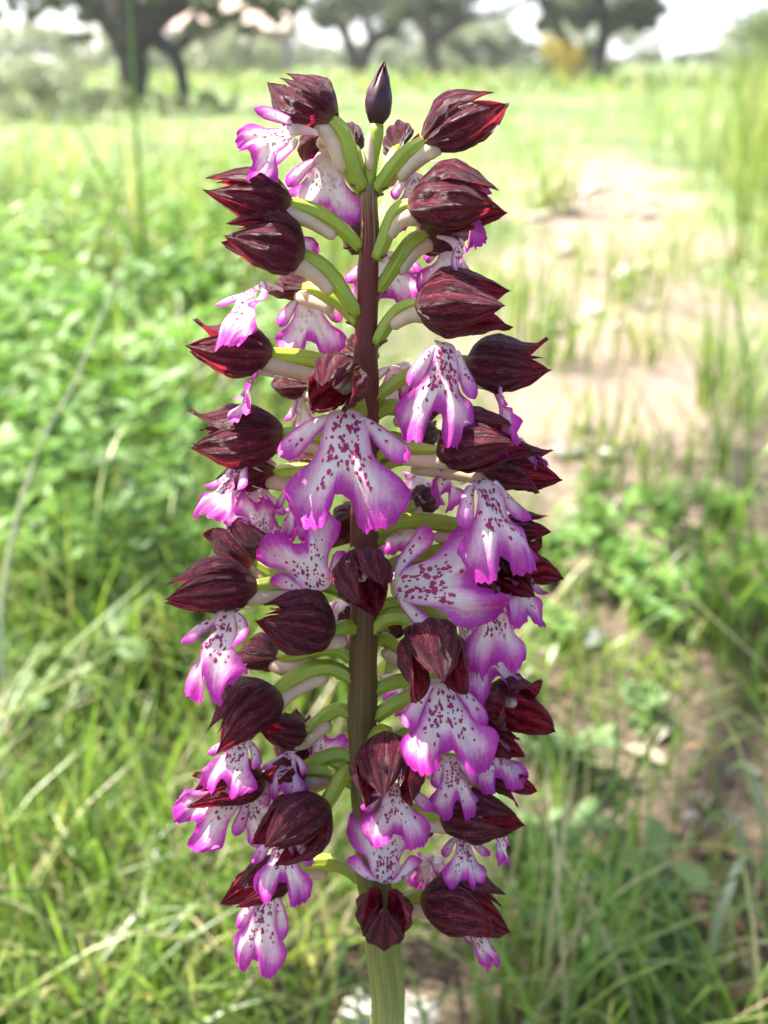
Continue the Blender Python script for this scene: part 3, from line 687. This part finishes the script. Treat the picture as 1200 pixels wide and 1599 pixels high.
def tuft(label, px, py, n, h, wd, tone, spread=.03, dry=.05):
    p = on_ground(px, py); b = rng.normal(0, spread * .5, (n, 3)); b[:, 2] = -.005
    o = blades('grass_tuft', b, rng.uniform(.5, 1.1, n) * h, rng.uniform(.6, 1.2, n) * wd, rng.uniform(0, 6.28, n), rng.uniform(.1, .8, n), np.where(rng.random(n) < dry, .86, np.clip(rng.normal(tone, .1, n), 0, .76)), lv=7, loc=(p.x, p.y, 0))
    tag(o, label, 'grass')
tuft('vivid green tuft of grass where the dirt path begins', 1180, 1000, 34, .19, .0055, .42, .05)
tuft('tall green tuft of grass beside the pebbles of the path', 1130, 640, 34, .22, .006, .40, .05)
tuft('blue-green tuft of broad grass near the broad-leaved weeds', 905, 1600, 12, .12, .005, .12, .02)
tuft('green tuft of grass halfway along the dirt path', 985, 470, 46, .20, .006, .45, .06)
tuft('bright tuft of grass between the orchid and the dirt path', 850, 560, 60, .19, .006, .5, .07)
tuft('yellow-green tuft of grass at the far end of the dirt path', 860, 330, 60, .26, .008, .58, .08)
for tx, ty, lb in ((920, 690, 'thin tuft of grass on the bare near end of the path'), (1010, 560, 'thin green tuft among the pebbles of the path'), (905, 420, 'pale tuft of grass in the middle of the sunlit path'), (1060, 400, 'green tuft on the bank side of the sunlit path'), (965, 760, 'low tuft of grass where weeds meet the path'), (1085, 720, 'upright tuft of grass by the path pebbles')):
    tuft(lb, tx, ty, 26, .13, .005, .5, .05, .25)
tuft('straw and green tuft of grass close behind the orchid stem', 470, 1560, 40, .13, .0038, .5, .035, .3)
tuft('long green tuft of grass in front of the lush weeds', 120, 1420, 46, .16, .0042, .40, .045, .15)
M_STRAW = plain('dry_stalk', (.58, .56, .40), .5, .15, .2, 60)
M_GSTALK = plain('green_stalk', (.18, .30, .07), .4, .25, .25, 60, (1.1, 1.2, .6))
stalk('grass_stalk', 'long pale stalk of grass leaning over the lush weeds', [(2, 1010), (18, 850), (62, 700), (120, 590), (205, 380)], .55, 10, M_STRAW, leaves=4)
stalk('grass_stalk', 'slim greenish stalk upright beside the long pale stalk', [(140, 1010), (150, 850), (168, 700), (176, 560), (182, 430)], .6, 9, M_GSTALK, leaves=3)
single_blade('grass_plant', 'broad upright blade of grass before the dark forked olive trunk', (-.335, 1.55, 0), .56, .011, .3, .02, .30)
single_blade('grass_plant', 'short leaning blade of grass before the dark forked olive trunk', (-.315, 1.5, 0), .44, .010, 2.9, .3, .36)
single_blade('grass_plant', 'bright green blade of grass arching low before the grey shrub', (-.62, 1.60, 0), .36, .011, .1, .5, .45)
stalk('grass_stalk', 'green grass stalk arching over the dirt path', [(1150, 900), (1165, 760), (1172, 620), (1150, 480), (1128, 330)], None, 9, M_GSTALK, leaves=4)
stalk('grass_stalk', 'green grass stem rising from bare soil among fallen leaves', [(985, 1599), (948, 1450), (935, 1340), (955, 1250)], .42, 7, M_GSTALK, leaves=2)
for i, (a, b2) in enumerate((((1140, 1150), (1215, 1420)), ((1080, 1260), (1200, 1400)), ((1100, 1480), (1190, 1330)))):
    p, q = on_ground(*a, .03), on_ground(*b2, .02); loc = Vector((p.x, p.y, 0))
    V, F = [], []; d = (q - p); s = d.cross(Vector((0, 0, 1))).normalized()
    for j in range(9):
        t = j / 8; c = p - loc + d * t + Vector((0, 0, .05 * math.sin(math.pi * t) - .03 * t - .028 * (1 - t) * (1 if j == 0 else 1))); wv = s * .0022 * (1 - t ** 3 + .03) * (1 if j else .7)
        V += [c - wv, c + wv + Vector((0, 0, .001))]
    o = mesh_obj('grass_plant', V, grid_faces(9, 2), plain('pale_blade', (.26, .33, .20), .4, .3), loc=loc)
    tag(o, 'pale dead blade of grass lying across the litter', 'grass', 'pale fallen grass blades')

# ------------------------------------------------------------------ leafy weeds
def leaf_material(name, a, bcol, rough=.35):
    m, t, b, out = new_mat(name)
    oi = N(t, 'ShaderNodeObjectInfo'); tc = N(t, 'ShaderNodeTexCoord')
    n1 = N(t, 'ShaderNodeTexNoise', i_Scale=60.0, i_Detail=3.0); t.links.new(tc.outputs['Object'], n1.inputs['Vector'])
    f = math_n(t, 'ADD', math_n(t, 'MULTIPLY', oi.outputs['Random'], .6), math_n(t, 'MULTIPLY', n1.outputs[0], .5), True)
    c = mix(t, f, a, bcol); t.links.new(c, b.inputs['Base Color']); b.inputs['Roughness'].default_value = rough; b.inputs['Specular IOR Level'].default_value = .4
    translucent(t, b, out, c, .40, (1.15, 1.2, .6)); return m
M_WEED = leaf_material('weed_leaves', (.075, .18, .03), (.20, .34, .06), .5)
M_BROAD = leaf_material('broad_leaves', (.12, .20, .07), (.17, .26, .10), .6)

def weed_meshes(seed, nst, h, leaf, mat):
    rd = random.Random(seed); SV, SF, LV, LF = [], [], [], []
    for _ in range(nst):
        az = rd.uniform(0, 6.28); ln = rd.uniform(.25, .75); hh = h * rd.uniform(.6, 1.1); d = Vector((math.cos(az), math.sin(az), 0))
        pts = [Vector((rd.uniform(-.012, .012), rd.uniform(-.012, .012), -.004)) + d * (hh * ln * t ** 1.5) + Vector((0, 0, hh * (t - .25 * ln * t * t))) for t in [i / 7 for i in range(8)]]
        V, F, _u = tube(pts, [.0013 * (1 - .6 * i / 7) for i in range(8)], 5, cap=False); off = len(SV); SV += V; SF += [tuple(x + off for x in f) for f in F]
        for i in range(1, 8):
            for sgn in (-1, 1):
                for rep in range(2):
                    s = Vector((-d.y, d.x, 0)) * sgn + d * rd.uniform(-.3, .8) + Vector((0, 0, rd.uniform(-.2, .6))); s.normalize()
                    w2 = s.cross(Vector((0, 0, 1)) + d * rd.uniform(-.5, .5)).normalized(); L = leaf * rd.uniform(.6, 1.2); o2 = pts[i] + s * .004 * rep
                    up = s.cross(w2) * -1; off = len(LV)
                    LV += [o2, o2 + s * L * .35 + w2 * L * .24 + up * L * .06, o2 + s * L * .75 + w2 * L * .22, o2 + s * L, o2 + s * L * .75 - w2 * L * .22, o2 + s * L * .35 - w2 * L * .24 + up * L * .06, o2 + s * L * .5 - up * L * .05]
                    c = off + 6; LF += [(c, off + q, off + (q + 1) % 6) for q in range(6)]
    a = bpy.data.meshes.new('stem'); a.from_pydata([tuple(v) for v in SV], [], SF); a.materials.append(M_GSTALK)
    b2 = bpy.data.meshes.new('leaves'); b2.from_pydata([tuple(v) for v in LV], [], LF); b2.materials.append(mat)
    for me in (a, b2): me.polygons.foreach_set('use_smooth', [True] * len(me.polygons))
    return a, b2

def place_weed(proto, loc, rz, sc, label, group):
    r = empty('leafy_weed', loc); r.rotation_euler.z = rz; r.scale = (sc,) * 3
    for me in proto:
        c = bpy.data.objects.new(me.name, me); COL.objects.link(c); c.parent = r
    tag(r, label, 'weed', group)
WEEDS = [weed_meshes(40 + i, 7, .15, .017, M_WEED) for i in range(4)] + [weed_meshes(60 + i, 6, .10, .024, M_WEED) for i in range(3)]
BROAD = [weed_meshes(80 + i, 4, .07, .034, M_BROAD) for i in range(3)]
rw = random.Random(5)
def weed_label(px, py):
    if py < 500: return 'small-leaved weed in full sun at the meadow edge of the weed patch', 'sunlit weeds'
    if px < 190: return 'small-leaved weed around the long pale grass stalk', 'weeds around the pale stalk'
    if py > 760: return 'small-leaved weed at the shaded near edge of the weed patch', 'weeds at the shaded edge'
    return 'lush small-leaved weed in the middle of the thick weed patch', 'weeds of the thick patch'
for i in range(95):
    px, py = rw.uniform(-160, 400), rw.uniform(330, 1010)
    if px > 300 and py > 700: continue
    p = on_ground(px, py)
    place_weed(rw.choice(WEEDS), (p.x, p.y, 0), rw.uniform(0, 6.28), rw.uniform(.7, 1.15) * (1 + .25 * min(2, p.y)), *weed_label(px, py))
for i in range(20):
    px, py = rw.uniform(840, 1260), rw.uniform(770, 1010)
    p = on_ground(px, py)
    place_weed(rw.choice(WEEDS[4:]), (p.x, p.y, 0), rw.uniform(0, 6.28), rw.uniform(.3, .6), 'small green weed growing at the near end of the dirt path', 'weeds by the path')
for px, py, s in ((905, 1480, .7), (830, 1340, .6), (875, 1200, .55), (985, 1590, .35), (1010, 1440, .3), (1060, 1530, .3), (1000, 1130, .35), (40, 1130, 1.0)):
    p = on_ground(px, py)
    place_weed(rw.choice(BROAD), (p.x, p.y, 0), rw.uniform(0, 6.28), s, 'broad-leaved grey-green weed on the bare soil', 'broad-leaved weeds')

# ------------------------------------------------------------------ stones, litter
M_STONE = plain('pale_stone', (.26, .25, .22), .85, 0, .25, 40)
M_PEB = plain('path_pebble', (.36, .31, .26), .85, 0, .3, 60)
def stone(name, label, loc, r, mat, seed, flat=.5, group=None, cat='stone', sub=3):
    import bmesh
    bm = bmesh.new(); bmesh.ops.create_icosphere(bm, subdivisions=sub, radius=1)
    for v in bm.verts:
        n = noise.noise(v.co * 1.3 + Vector((seed, 0, 0))) * .35 + noise.noise(v.co * 3 + Vector((0, seed, 0))) * .12
        v.co *= r * (1 + n); v.co.z *= flat; v.co.x *= 1.25
    me = bpy.data.meshes.new(name); bm.to_mesh(me); bm.free(); me.materials.append(mat)
    me.polygons.foreach_set('use_smooth', [True] * len(me.polygons))
    o = bpy.data.objects.new(name, me); COL.objects.link(o); o.location = loc; o.rotation_euler.z = seed
    tag(o, label, cat, group); return o
p = on_ground(605, 1640); stone('stone', 'flat pale stone lying in the grass behind the orchid stem', (p.x, p.y, .003), .024, plain('smooth_pale_stone', (.40, .37, .33), .8, 0, .12, 60), 1.3, .3)
p = on_ground(925, 1003); stone('stone', 'grey stone alone in the grass at the near end of the path', (p.x, p.y, .003), .011, plain('grey_stone', (.17, .17, .16), .85), 4.1, .45)
p = on_ground(1135, 1585); stone('stone', 'small rusty brown pebble on the bare soil', (p.x, p.y, .002), .0055, plain('rusty_stone', (.40, .24, .13), .8), 2.2, .6)
p = on_ground(1080, 1280); stone('stone', 'small white pebble on the bare soil', (p.x, p.y, .002), .0042, M_STONE, 3.2, .7)
for i in range(46):
    y = rw.uniform(.85, 4.2) ** 1.0; x = path_x(y) + rw.gauss(0, .5) * path_hw(y)
    stone('pebble', 'pale pebble on the sunlit dirt path', (x, y, 0), rw.uniform(.008, .020) * (.7 + .25 * y), M_PEB, rw.uniform(0, 9), rw.uniform(.3, .6), 'pebbles on the dirt path', 'pebble', 2)

M_DLEAF = [plain('dead_leaf_pale', (.30, .25, .17), .7, .1, .25, 200), plain('dead_leaf_brown', (.30, .17, .09), .6, .2, .3, 200), plain('dead_leaf_grey', (.22, .22, .17), .7, .1, .2, 200)]
def dead_leaf(p, L, rz, mat, label, group):
    V = []
    for i in range(9):
        t = i / 8; ww = L * .17 * math.sin(math.pi * min(1, t * .94 + .03)) ** .8
        for j in range(5):
            v = j / 2 - 1; V.append((L * (t - .5), ww * v, .004 + L * (.10 * math.sin(math.pi * t) * random.uniform(.9, 1.1) + .05 * v * v) + random.uniform(0, .0006)))
    o = mesh_obj('fallen_leaf', V, grid_faces(9, 5), mat, loc=(p.x, p.y, 0)); o.rotation_euler = (random.uniform(-.2, .2), random.uniform(-.15, .15), rz)
    tag(o, label, 'leaf', group)
for px, py, L, a, k in ((1090, 1530, .034, .9, 0), (955, 1460, .026, -.4, 2), (1170, 1565, .03, .1, 1), (1010, 1190, .03, -.6, 0), (980, 1375, .035, .15, 1), (1060, 1365, .03, 1.9, 1)):
    dead_leaf(on_ground(px, py), L, a, M_DLEAF[k], ('pale narrow fallen leaf on the soil by the weeds', 'brown curled fallen leaf on the soil by the weeds', 'grey fallen olive leaf on the soil by the weeds')[k], ('pale fallen leaves', 'brown fallen leaves', 'grey fallen leaves')[k])
for i in range(60):
    px, py = rw.uniform(860, 1250), rw.uniform(1150, 1640); k = rw.choice((0, 1, 1, 1, 2))
    dead_leaf(on_ground(px, py), rw.uniform(.010, .024), rw.uniform(0, 6.28), M_DLEAF[k], ('pale narrow fallen leaf on the soil by the weeds', 'brown curled fallen leaf on the soil by the weeds', 'grey fallen olive leaf on the soil by the weeds')[k], ('pale fallen leaves', 'brown fallen leaves', 'grey fallen leaves')[k])

# ------------------------------------------------------------------ trees
def at(px, py, dist):
    d = pixel_dir(px, py); return CL + d * (dist / d.y)
def bark_material():
    m, t, b, out = new_mat('olive_bark')
    tc = N(t, 'ShaderNodeTexCoord'); mp = N(t, 'ShaderNodeMapping'); mp.inputs['Scale'].default_value = (9, 9, 2.5); t.links.new(tc.outputs['Object'], mp.inputs[0])
    n1 = N(t, 'ShaderNodeTexNoise', i_Scale=2.0, i_Detail=7.0, i_Roughness=.7); t.links.new(mp.outputs[0], n1.inputs['Vector'])
    c = ramp(t, [(.3, (.035, .027, .020)), (.55, (.085, .070, .052)), (.8, (.17, .15, .12))], n1.outputs[0]).outputs[0]
    t.links.new(c, b.inputs['Base Color']); b.inputs['Roughness'].default_value = .9
    bp = N(t, 'ShaderNodeBump', i_Strength=1.0, i_Distance=.03); t.links.new(n1.outputs[0], bp.inputs['Height']); t.links.new(bp.outputs[0], b.inputs['Normal'])
    return m
M_BARK = bark_material()
def crown_material(name, a, b2, trans=.3):
    m, t, b, out = new_mat(name)
    g = N(t, 'ShaderNodeAttribute', attribute_name='tone')
    c = mix(t, g.outputs['Fac'], a, b2); t.links.new(c, b.inputs['Base Color']); b.inputs['Roughness'].default_value = .42
    translucent(t, b, out, c, trans, (1.1, 1.15, .7)); return m
M_OLIVE = crown_material('olive_leaves', (.075, .10, .045), (.20, .23, .13))
M_BUSH = crown_material('bush_leaves', (.07, .11, .04), (.22, .27, .12))
M_GREYB = crown_material('grey_shrub_and_hazed_leaves', (.16, .19, .11), (.34, .36, .26))
M_YELL = crown_material('yellow_shrub_leaves', (.30, .26, .03), (.62, .42, .04))

def leaf_cloud(name, clumps, per, size, mat, parent, seed, asp=.3):
    """clumps: (centre, radius xyz); many small pointed leaves in each"""
    g = np.random.default_rng(seed); C, T = [], []
    for c, r in clumps:
        d = g.normal(size=(per, 3)); d /= np.linalg.norm(d, axis=1)[:, None]; d *= (g.random(per) ** .45)[:, None]
        C.append(np.array(c) + d * np.array(r)); T.append(np.clip(g.normal(.5, .22, per) + g.normal(0, .12), 0, 1))
    C = np.concatenate(C); T = np.concatenate(T); n = len(C)
    a = g.normal(size=(n, 3)); a[:, 2] *= .7; a /= np.linalg.norm(a, axis=1)[:, None]
    b = np.cross(a, g.normal(size=(n, 3))); b /= np.linalg.norm(b, axis=1)[:, None]
    s = (size * g.uniform(.6, 1.3, n))[:, None]
    V = np.stack([C - a * s * .5, C + b * s * asp * .5, C + a * s * .5, C - b * s * asp * .5], 1)
    me = bpy.data.meshes.new(name); me.vertices.add(n * 4); me.vertices.foreach_set('co', V.ravel().astype(np.float32))
    me.loops.add(n * 4); me.loops.foreach_set('vertex_index', np.arange(n * 4, dtype=np.int32)); me.polygons.add(n)
    me.polygons.foreach_set('loop_start', np.arange(0, n * 4, 4, dtype=np.int32)); me.update(calc_edges=True)
    at_ = me.attributes.new('tone', 'FLOAT', 'POINT'); at_.data.foreach_set('value', np.repeat(T, 4).astype(np.float32))
    me.materials.append(mat); o = bpy.data.objects.new(name, me); COL.objects.link(o); o.parent = parent
    return o

def tree(label, dist, limbs, seed, group='olive trees at the back of the meadow', crown_h=2.6, crown_r=2.0, droop=(), leaf=.075, n=70, per=95, mat=None):
    """limbs: polylines of (px, py, radius px); the first starts on the ground"""
    rd = random.Random(seed); b0 = at(limbs[0][0][0], limbs[0][0][1], dist); loc = Vector((b0.x, b0.y, 0)); root = empty('olive_tree', loc)
    tag(root, label, 'tree', group); V, F = [], []; ends = []
    for li, l in enumerate(limbs):
        pts = [at(a, b, dist) - loc + Vector((0, rd.uniform(-.05, .05) * (li > 0), 0)) for a, b, r in l]; rad = [r * dist / FPX for a, b, r in l]
        if l[0][1] > 90: pts[0].z = -.05
        # grow the limb on up into the crown
        d = (pts[-1] - pts[-2]).normalized(); p = pts[-1]; r = rad[-1]
        for s in range(5):
            d = (d + Vector((rd.uniform(-.35, .35), rd.uniform(-.35, .35), .25))).normalized(); p = p + d * crown_h * .2; r *= .72; pts.append(p); rad.append(r)
            for q in range(2):
                e = (d + Vector((rd.uniform(-1, 1), rd.uniform(-1, 1), rd.uniform(-.2, .6)))).normalized(); tp = [p, p + e * .3, p + e * .7 + Vector((0, 0, .05)), p + e * 1.0]
                v, f, _ = tube(tp, [r * .5, r * .4, r * .25, r * .1], 5); off = len(V); V += v; F += [tuple(x + off for x in g) for g in f]; ends.append(tp[-1])
        fine, fr = [], []
        for i in range(len(pts) - 1):
            for s in range(4):
                t = s / 4; a = pts[max(i - 1, 0)]; b = pts[i]; c = pts[i + 1]; e = pts[min(i + 2, len(pts) - 1)]
                fine.append(b + (c - b) * t + ((c - a) * .5 - (c - b)) * (t * (1 - t) ** 2) + ((e - b) * .5 - (c - b)) * (-(t * t) * (1 - t)))
                fr.append((rad[i] * (1 - t) + rad[i + 1] * t) * rd.uniform(.92, 1.1))
        fine.append(pts[-1]); fr.append(rad[-1]); ends.append(pts[-1])
        v, f, _ = tube(fine, fr, 10, 3, .1, 2); off = len(V); V += v; F += [tuple(x + off for x in g) for g in f]
    mesh_obj('trunk', V, F, M_BARK, root)
    cl = []
    for k in range(n):
        c = Vector(rd.choice(ends)) + Vector((rd.gauss(0, .4), rd.gauss(0, .4), rd.gauss(0, .3))) * crown_r * .6
        c.z = max(c.z, 1.15 + .25 * rd.random()); rr = rd.uniform(.22, .5) * crown_r / 2
        cl.append((c, (rr, rr, rr * .8)))
    for a, b, rpx in droop:
        c = at(a, b, dist) - loc; rr = rpx * dist / FPX
        for _ in range(5): cl.append((c + Vector((rd.uniform(-.6, .6) * rr, rd.uniform(-.6, .6), rd.uniform(-.4, .6) * rr)), (rr * .55, rr * .55, rr * .5)))
    leaf_cloud('crown', cl, per, leaf, mat or M_OLIVE, root, seed)
    return root

tree('dark forked olive tree with two heavy limbs behind the grey shrub', 10.0,
     [[(206, 172, 17), (210, 120, 20), (204, 75, 27), (200, 45, 30)], [(202, 55, 26), (165, 20, 19), (118, -12, 16)], [(204, 55, 26), (250, 18, 20), (300, -5, 14), (350, -20, 11)], [(288, 150, 8), (284, 110, 10), (268, 80, 11), (232, 48, 14)], [(268, 80, 9), (292, 62, 8), (300, 30, 6)]], 11,
     droop=((60, -8, 30), (330, 12, 22), (140, 30, 12), (400, -5, 30), (30, 20, 16), (360, 30, 18), (310, 45, 12), (110, 55, 12), (250, 8, 16), (420, 20, 22), (450, -4, 24), (165, -2, 14), (15, -4, 14), (385, 45, 12)), n=80, leaf=.085)
tree('pale far olive tree with a trunk split low into a V', 26.0,
     [[(556, 112, 8), (550, 85, 8), (536, 45, 8), (520, 10, 7)], [(560, 112, 9), (574, 80, 9), (585, 60, 8), (620, 40, 6)], [(582, 65, 7), (568, 20, 6), (566, -10, 5)]], 12, crown_h=3.2, crown_r=3.4, droop=((520, 12, 34), (600, 18, 38), (560, 5, 34), (640, 25, 26), (500, 30, 18), (615, 48, 14), (535, 0, 30)), leaf=.20, n=70, per=120)
tree('far olive tree with one dark upright trunk and a side branch', 22.0,
     [[(676, 118, 10), (674, 80, 12), (668, 40, 11), (664, 5, 11)], [(674, 70, 9), (700, 45, 8), (735, 28, 6), (770, 24, 4)]], 13, crown_h=3.0, crown_r=3.0, droop=((640, 6, 34), (715, 10, 40), (690, 2, 30)), leaf=.18, n=70, per=120)
tree('far olive tree with a slanting trunk beside the yellow shrub', 20.0,
     [[(934, 118, 8), (940, 80, 10), (945, 40, 10), (940, 5, 10)], [(892, 100, 8), (888, 72, 9), (866, 40, 8), (850, 5, 8)]], 14, crown_h=3.0, crown_r=2.8, droop=((880, 12, 32), (930, 5, 34), (985, 15, 34), (960, 40, 14), (1005, 40, 14), (860, 30, 18), (905, 35, 16), (1020, 12, 22)), leaf=.17, n=70, per=120)
# trees whose crowns shade the meadow behind and to the left, trunks partly hidden
tree('far olive tree half hidden behind the brown stone shed', 38.0, [[(440, 112, 6), (436, 60, 6), (430, 10, 6)], [(436, 60, 5), (460, 20, 4), (480, -10, 4)]], 15, crown_h=3.4, crown_r=3.2, droop=((420, 25, 30), (390, 20, 30), (450, 2, 26)), leaf=.18, n=50, per=80)

def shrub(label, dist, cx, base, top, wpx, mat, seed, n=26, per=110, leaf=.05, group=None, name='shrub'):
    rd = random.Random(seed); b = at(cx, base, dist); loc = Vector((b.x, b.y, 0)); root = empty(name, loc); tag(root, label, 'shrub', group)
    ht = at(cx, top, dist).z; hw = wpx * .5 * dist / FPX; V, F = [], []
    cl = []
    for i in range(n):
        t = rd.random() ** .8; x = rd.uniform(-1, 1) * hw * (1 - .35 * t); y = rd.uniform(-1, 1) * min(hw, ht); z = ht * (.12 + .75 * t * (1 - .3 * (x / hw) ** 2)); rr = ht * rd.uniform(.14, .26)
        cl.append(((x, y, z), (rr * 1.3, rr * 1.3, rr)))
        if i % 3 == 0:
            v, f, _ = tube([Vector((x * .2, y * .2, -.03)), Vector((x * .5, y * .5, z * .5)), Vector((x, y, z))], [ht * .02, ht * .014, ht * .005], 5); off = len(V); V += v; F += [tuple(q + off for q in g) for g in f]
    mesh_obj('stem', V, F, M_BARK, root); leaf_cloud('foliage', cl, per, leaf, mat, root, seed, .4)
shrub('wide grey-green shrub in front of the dark forked olive trunk', 8.0, 60, 190, 78, 230, M_GREYB, 21, 34, 130, .045)
shrub('dark green low shrub around the foot of the dark forked olive', 8.8, 250, 178, 140, 330, M_BUSH, 22, 30, 100, .04)
shrub('grey-green bush between the far olive trunks', 27.0, 745, 118, 42, 150, M_GREYB, 23, 30, 120, .13)
shrub('yellow-orange flowering shrub under the slanting olive trunk', 18.0, 872, 112, 48, 60, M_YELL, 24, 16, 60, .08)
shrub('pale green bush under the slanting olive trunk', 23.0, 905, 118, 62, 150, M_BUSH, 25, 24, 110, .11)
shrub('distant grey bush behind the V-shaped olive trunk', 45.0, 590, 104, 62, 150, M_GREYB, 26, 26, 90, .2)
shrub('distant pale olive thicket behind the grey-green shrub', 30.0, 110, 112, 28, 330, M_GREYB, 27, 46, 120, .16)
shrub('tall green bush on the bank beyond the tall grass', 14.0, 1185, 128, 5, 130, M_BUSH, 28, 28, 130, .08)
shrub('olive-green shrub in front of the stone shed', 24.0, 372, 118, 46, 150, M_GREYB, 30, 26, 90, .13)
shrub('low green bush at the foot of the far olive trunks', 24.0, 660, 122, 102, 200, M_BUSH, 29, 24, 90, .09)

FAR = (('distant olive tree left of a gap of white sky, beyond the shed', 400, 8, 150), ('distant low grey tree filling the gap beside the shed', 500, 66, 120), ('distant olive tree behind the single upright trunk', 640, 34, 130), ('distant grey tree behind the grey-green bush', 730, 12, 130),
       ('distant low tree under the open sky near the yellow shrub', 820, 62, 110), ('distant olive tree behind the slanting trunk', 930, 12, 150), ('distant low tree under the widest stretch of white sky', 1070, 74, 170), ('distant tree behind the tall bush on the bank', 1215, 10, 150),
       ('distant tree behind the pale olive thicket', 30, 40, 190), ('distant olive tree behind the dark forked olive', 270, 4, 170))
for i, (lb, cx, top, wp) in enumerate(FAR):
    shrub(lb, 52.0 + 4 * (i % 3), cx, 100, top, wp * 1.15, M_GREYB if i % 2 else M_OLIVE, 70 + i, 30, 120, .24, 'distant trees', 'distant_tree')  # every other far tree takes the paler leaves: haze put into its colour
for i, cx in enumerate((-420, -900, -1700, -3200, 1480, 1900, 2700, 4200)):
    shrub(('distant olive tree far along the left edge of the meadow', 'distant olive tree far along the bank side of the meadow')[i > 3], 40.0 + 5 * (i % 3), cx, 104, -60 + 40 * (i % 3), 260, M_OLIVE, 90 + i, 34, 120, .24, ('trees along the meadow edge', 'trees along the bank')[i > 3], 'distant_tree')
# olive tree standing beside the photographer; its low bough throws broken shade over the orchid
def shade_tree():
    root = empty('olive_tree', (-2.3, .1, 0)); tag(root, 'olive tree whose low bough overhangs and shades the orchid', 'tree')
    rd = random.Random(3); V, F = [], []; L = Vector(root.location); ends = []
    C0 = Vector((-1.10, 1.16, 2.4)) - L
    def add(pts, r):
        v, f, _ = tube(pts, r, 9, 3, .08, 2); off = len(V); V.extend(v); F.extend([tuple(x + off for x in g) for g in f])
    T = [Vector((0, 0, -.05)), Vector((.05, .02, .5)), Vector((-.03, .06, 1.0)), Vector((.06, .1, 1.5))]
    add(T, [.19, .16, .15, .14])
    add([T[-1], T[-1] + Vector((.4, .3, .45)), C0 + Vector((-.2, -.15, .05)), C0 + Vector((.4, .2, .1))], [.1, .075, .045, .012])
    add([T[-1], T[-1] + Vector((-.3, -.1, .5)), T[-1] + Vector((-.7, -.3, 1.1)), T[-1] + Vector((-1.0, -.3, 1.7))], [.1, .08, .05, .02])
    add([T[-1], T[-1] + Vector((.1, -.4, .6)), T[-1] + Vector((.2, -.9, 1.1)), T[-1] + Vector((.1, -1.2, 1.5))], [.09, .07, .05, .02])
    cl = []
    for i in range(SHADE_N):
        a, q = rd.uniform(0, 6.28), rd.random() ** .5
        p = C0 + Vector((math.cos(a) * q * .80, math.sin(a) * q * .70, rd.uniform(-.2, .3))); cl.append((p, (.15, .15, .09)))
        add([C0 + Vector((-.1, 0, .05)), (C0 + p) / 2 + Vector((0, 0, .05)), p], [.012, .008, .003])
    for i in range(40):
        c = T[-1] + (Vector((-.7, -.3, 1.4)) if i % 2 else Vector((.2, -.9, 1.3))) + Vector((rd.gauss(0, .5), rd.gauss(0, .5), rd.gauss(0, .35))); cl.append((c, (.3, .3, .22)))
    mesh_obj('trunk', V, F, M_BARK, root); leaf_cloud('crown', cl, 75, .055, M_OLIVE, root, 31, .26)
SHADE_N = 18
shade_tree()

# ------------------------------------------------------------------ stone shed
def shed():
    dist = 34.0; b = at(368, 112, dist); root = empty('stone_shed', (b.x, b.y, 0)); tag(root, 'brown stone shed with a pinkish tiled roof behind the trees', 'shed')
    w2, h, dp = 1.55, 1.02, 1.6
    M_W = plain('shed_wall', (.30, .22, .17), .9, 0, .3, 5); M_R = plain('shed_roof', (.46, .34, .28), .85, 0, .2, 9); M_D = plain('shed_door', (.07, .055, .05), .8)
    def boxm(name, x0, x1, y0, y1, z0, z1, mat, par):
        V = [(x, y, z) for z in (z0, z1) for y in (y0, y1) for x in (x0, x1)]
        return mesh_obj(name, V, [(0, 2, 3, 1), (4, 5, 7, 6), (0, 1, 5, 4), (2, 6, 7, 3), (0, 4, 6, 2), (1, 3, 7, 5)], mat, par, smooth=False)
    boxm('wall', -w2, w2, -dp, dp, -.05, h, M_W, root)
    V = [(-w2 - .15, -dp - .2, h), (w2 + .15, -dp - .2, h), (w2 + .15, 0, h + 1.0), (-w2 - .15, 0, h + 1.0), (w2 + .15, dp + .2, h), (-w2 - .15, dp + .2, h)]
    V += [(x, y, z + .08) for x, y, z in V]
    mesh_obj('roof', V, [(6, 7, 8, 9), (9, 8, 10, 11), (0, 3, 2, 1), (3, 5, 4, 2), (0, 1, 7, 6), (5, 11, 10, 4), (1, 2, 8, 7), (2, 4, 10, 8), (0, 6, 9, 3), (3, 9, 11, 5)], M_R, root, smooth=False)
    boxm('door', .25, 1.2, -dp - .03, -dp - .003, 0, .85, M_D, root)
shed()

# ------------------------------------------------------------------ thin volume added to stand in for lens veiling glare
def glare_veil():
    m = bpy.data.materials.new('glare_veil_air'); m.use_nodes = True; t = m.node_tree; t.nodes.clear()
    out = t.nodes.new('ShaderNodeOutputMaterial'); v = t.nodes.new('ShaderNodeVolumePrincipled'); v.inputs['Color'].default_value = (.97, .97, .95, 1); v.inputs['Density'].default_value = GLARE_VEIL
    v.inputs['Anisotropy'].default_value = .3
    t.links.new(v.outputs[0], out.inputs['Volume'])
    V = [(x, y, z) for z in (-1.2, 9.0) for y in (-950, 950) for x in (-950, 950)]
    o = mesh_obj('glare_veil', V, [(0, 2, 3, 1), (4, 5, 7, 6), (0, 1, 5, 4), (2, 6, 7, 3), (0, 4, 6, 2), (1, 3, 7, 5)], m, smooth=False); tag(o, 'thin bright volume added in place of lens veiling glare', 'glare_veil', kind='stuff')
GLARE_VEIL = 0.0018
glare_veil()
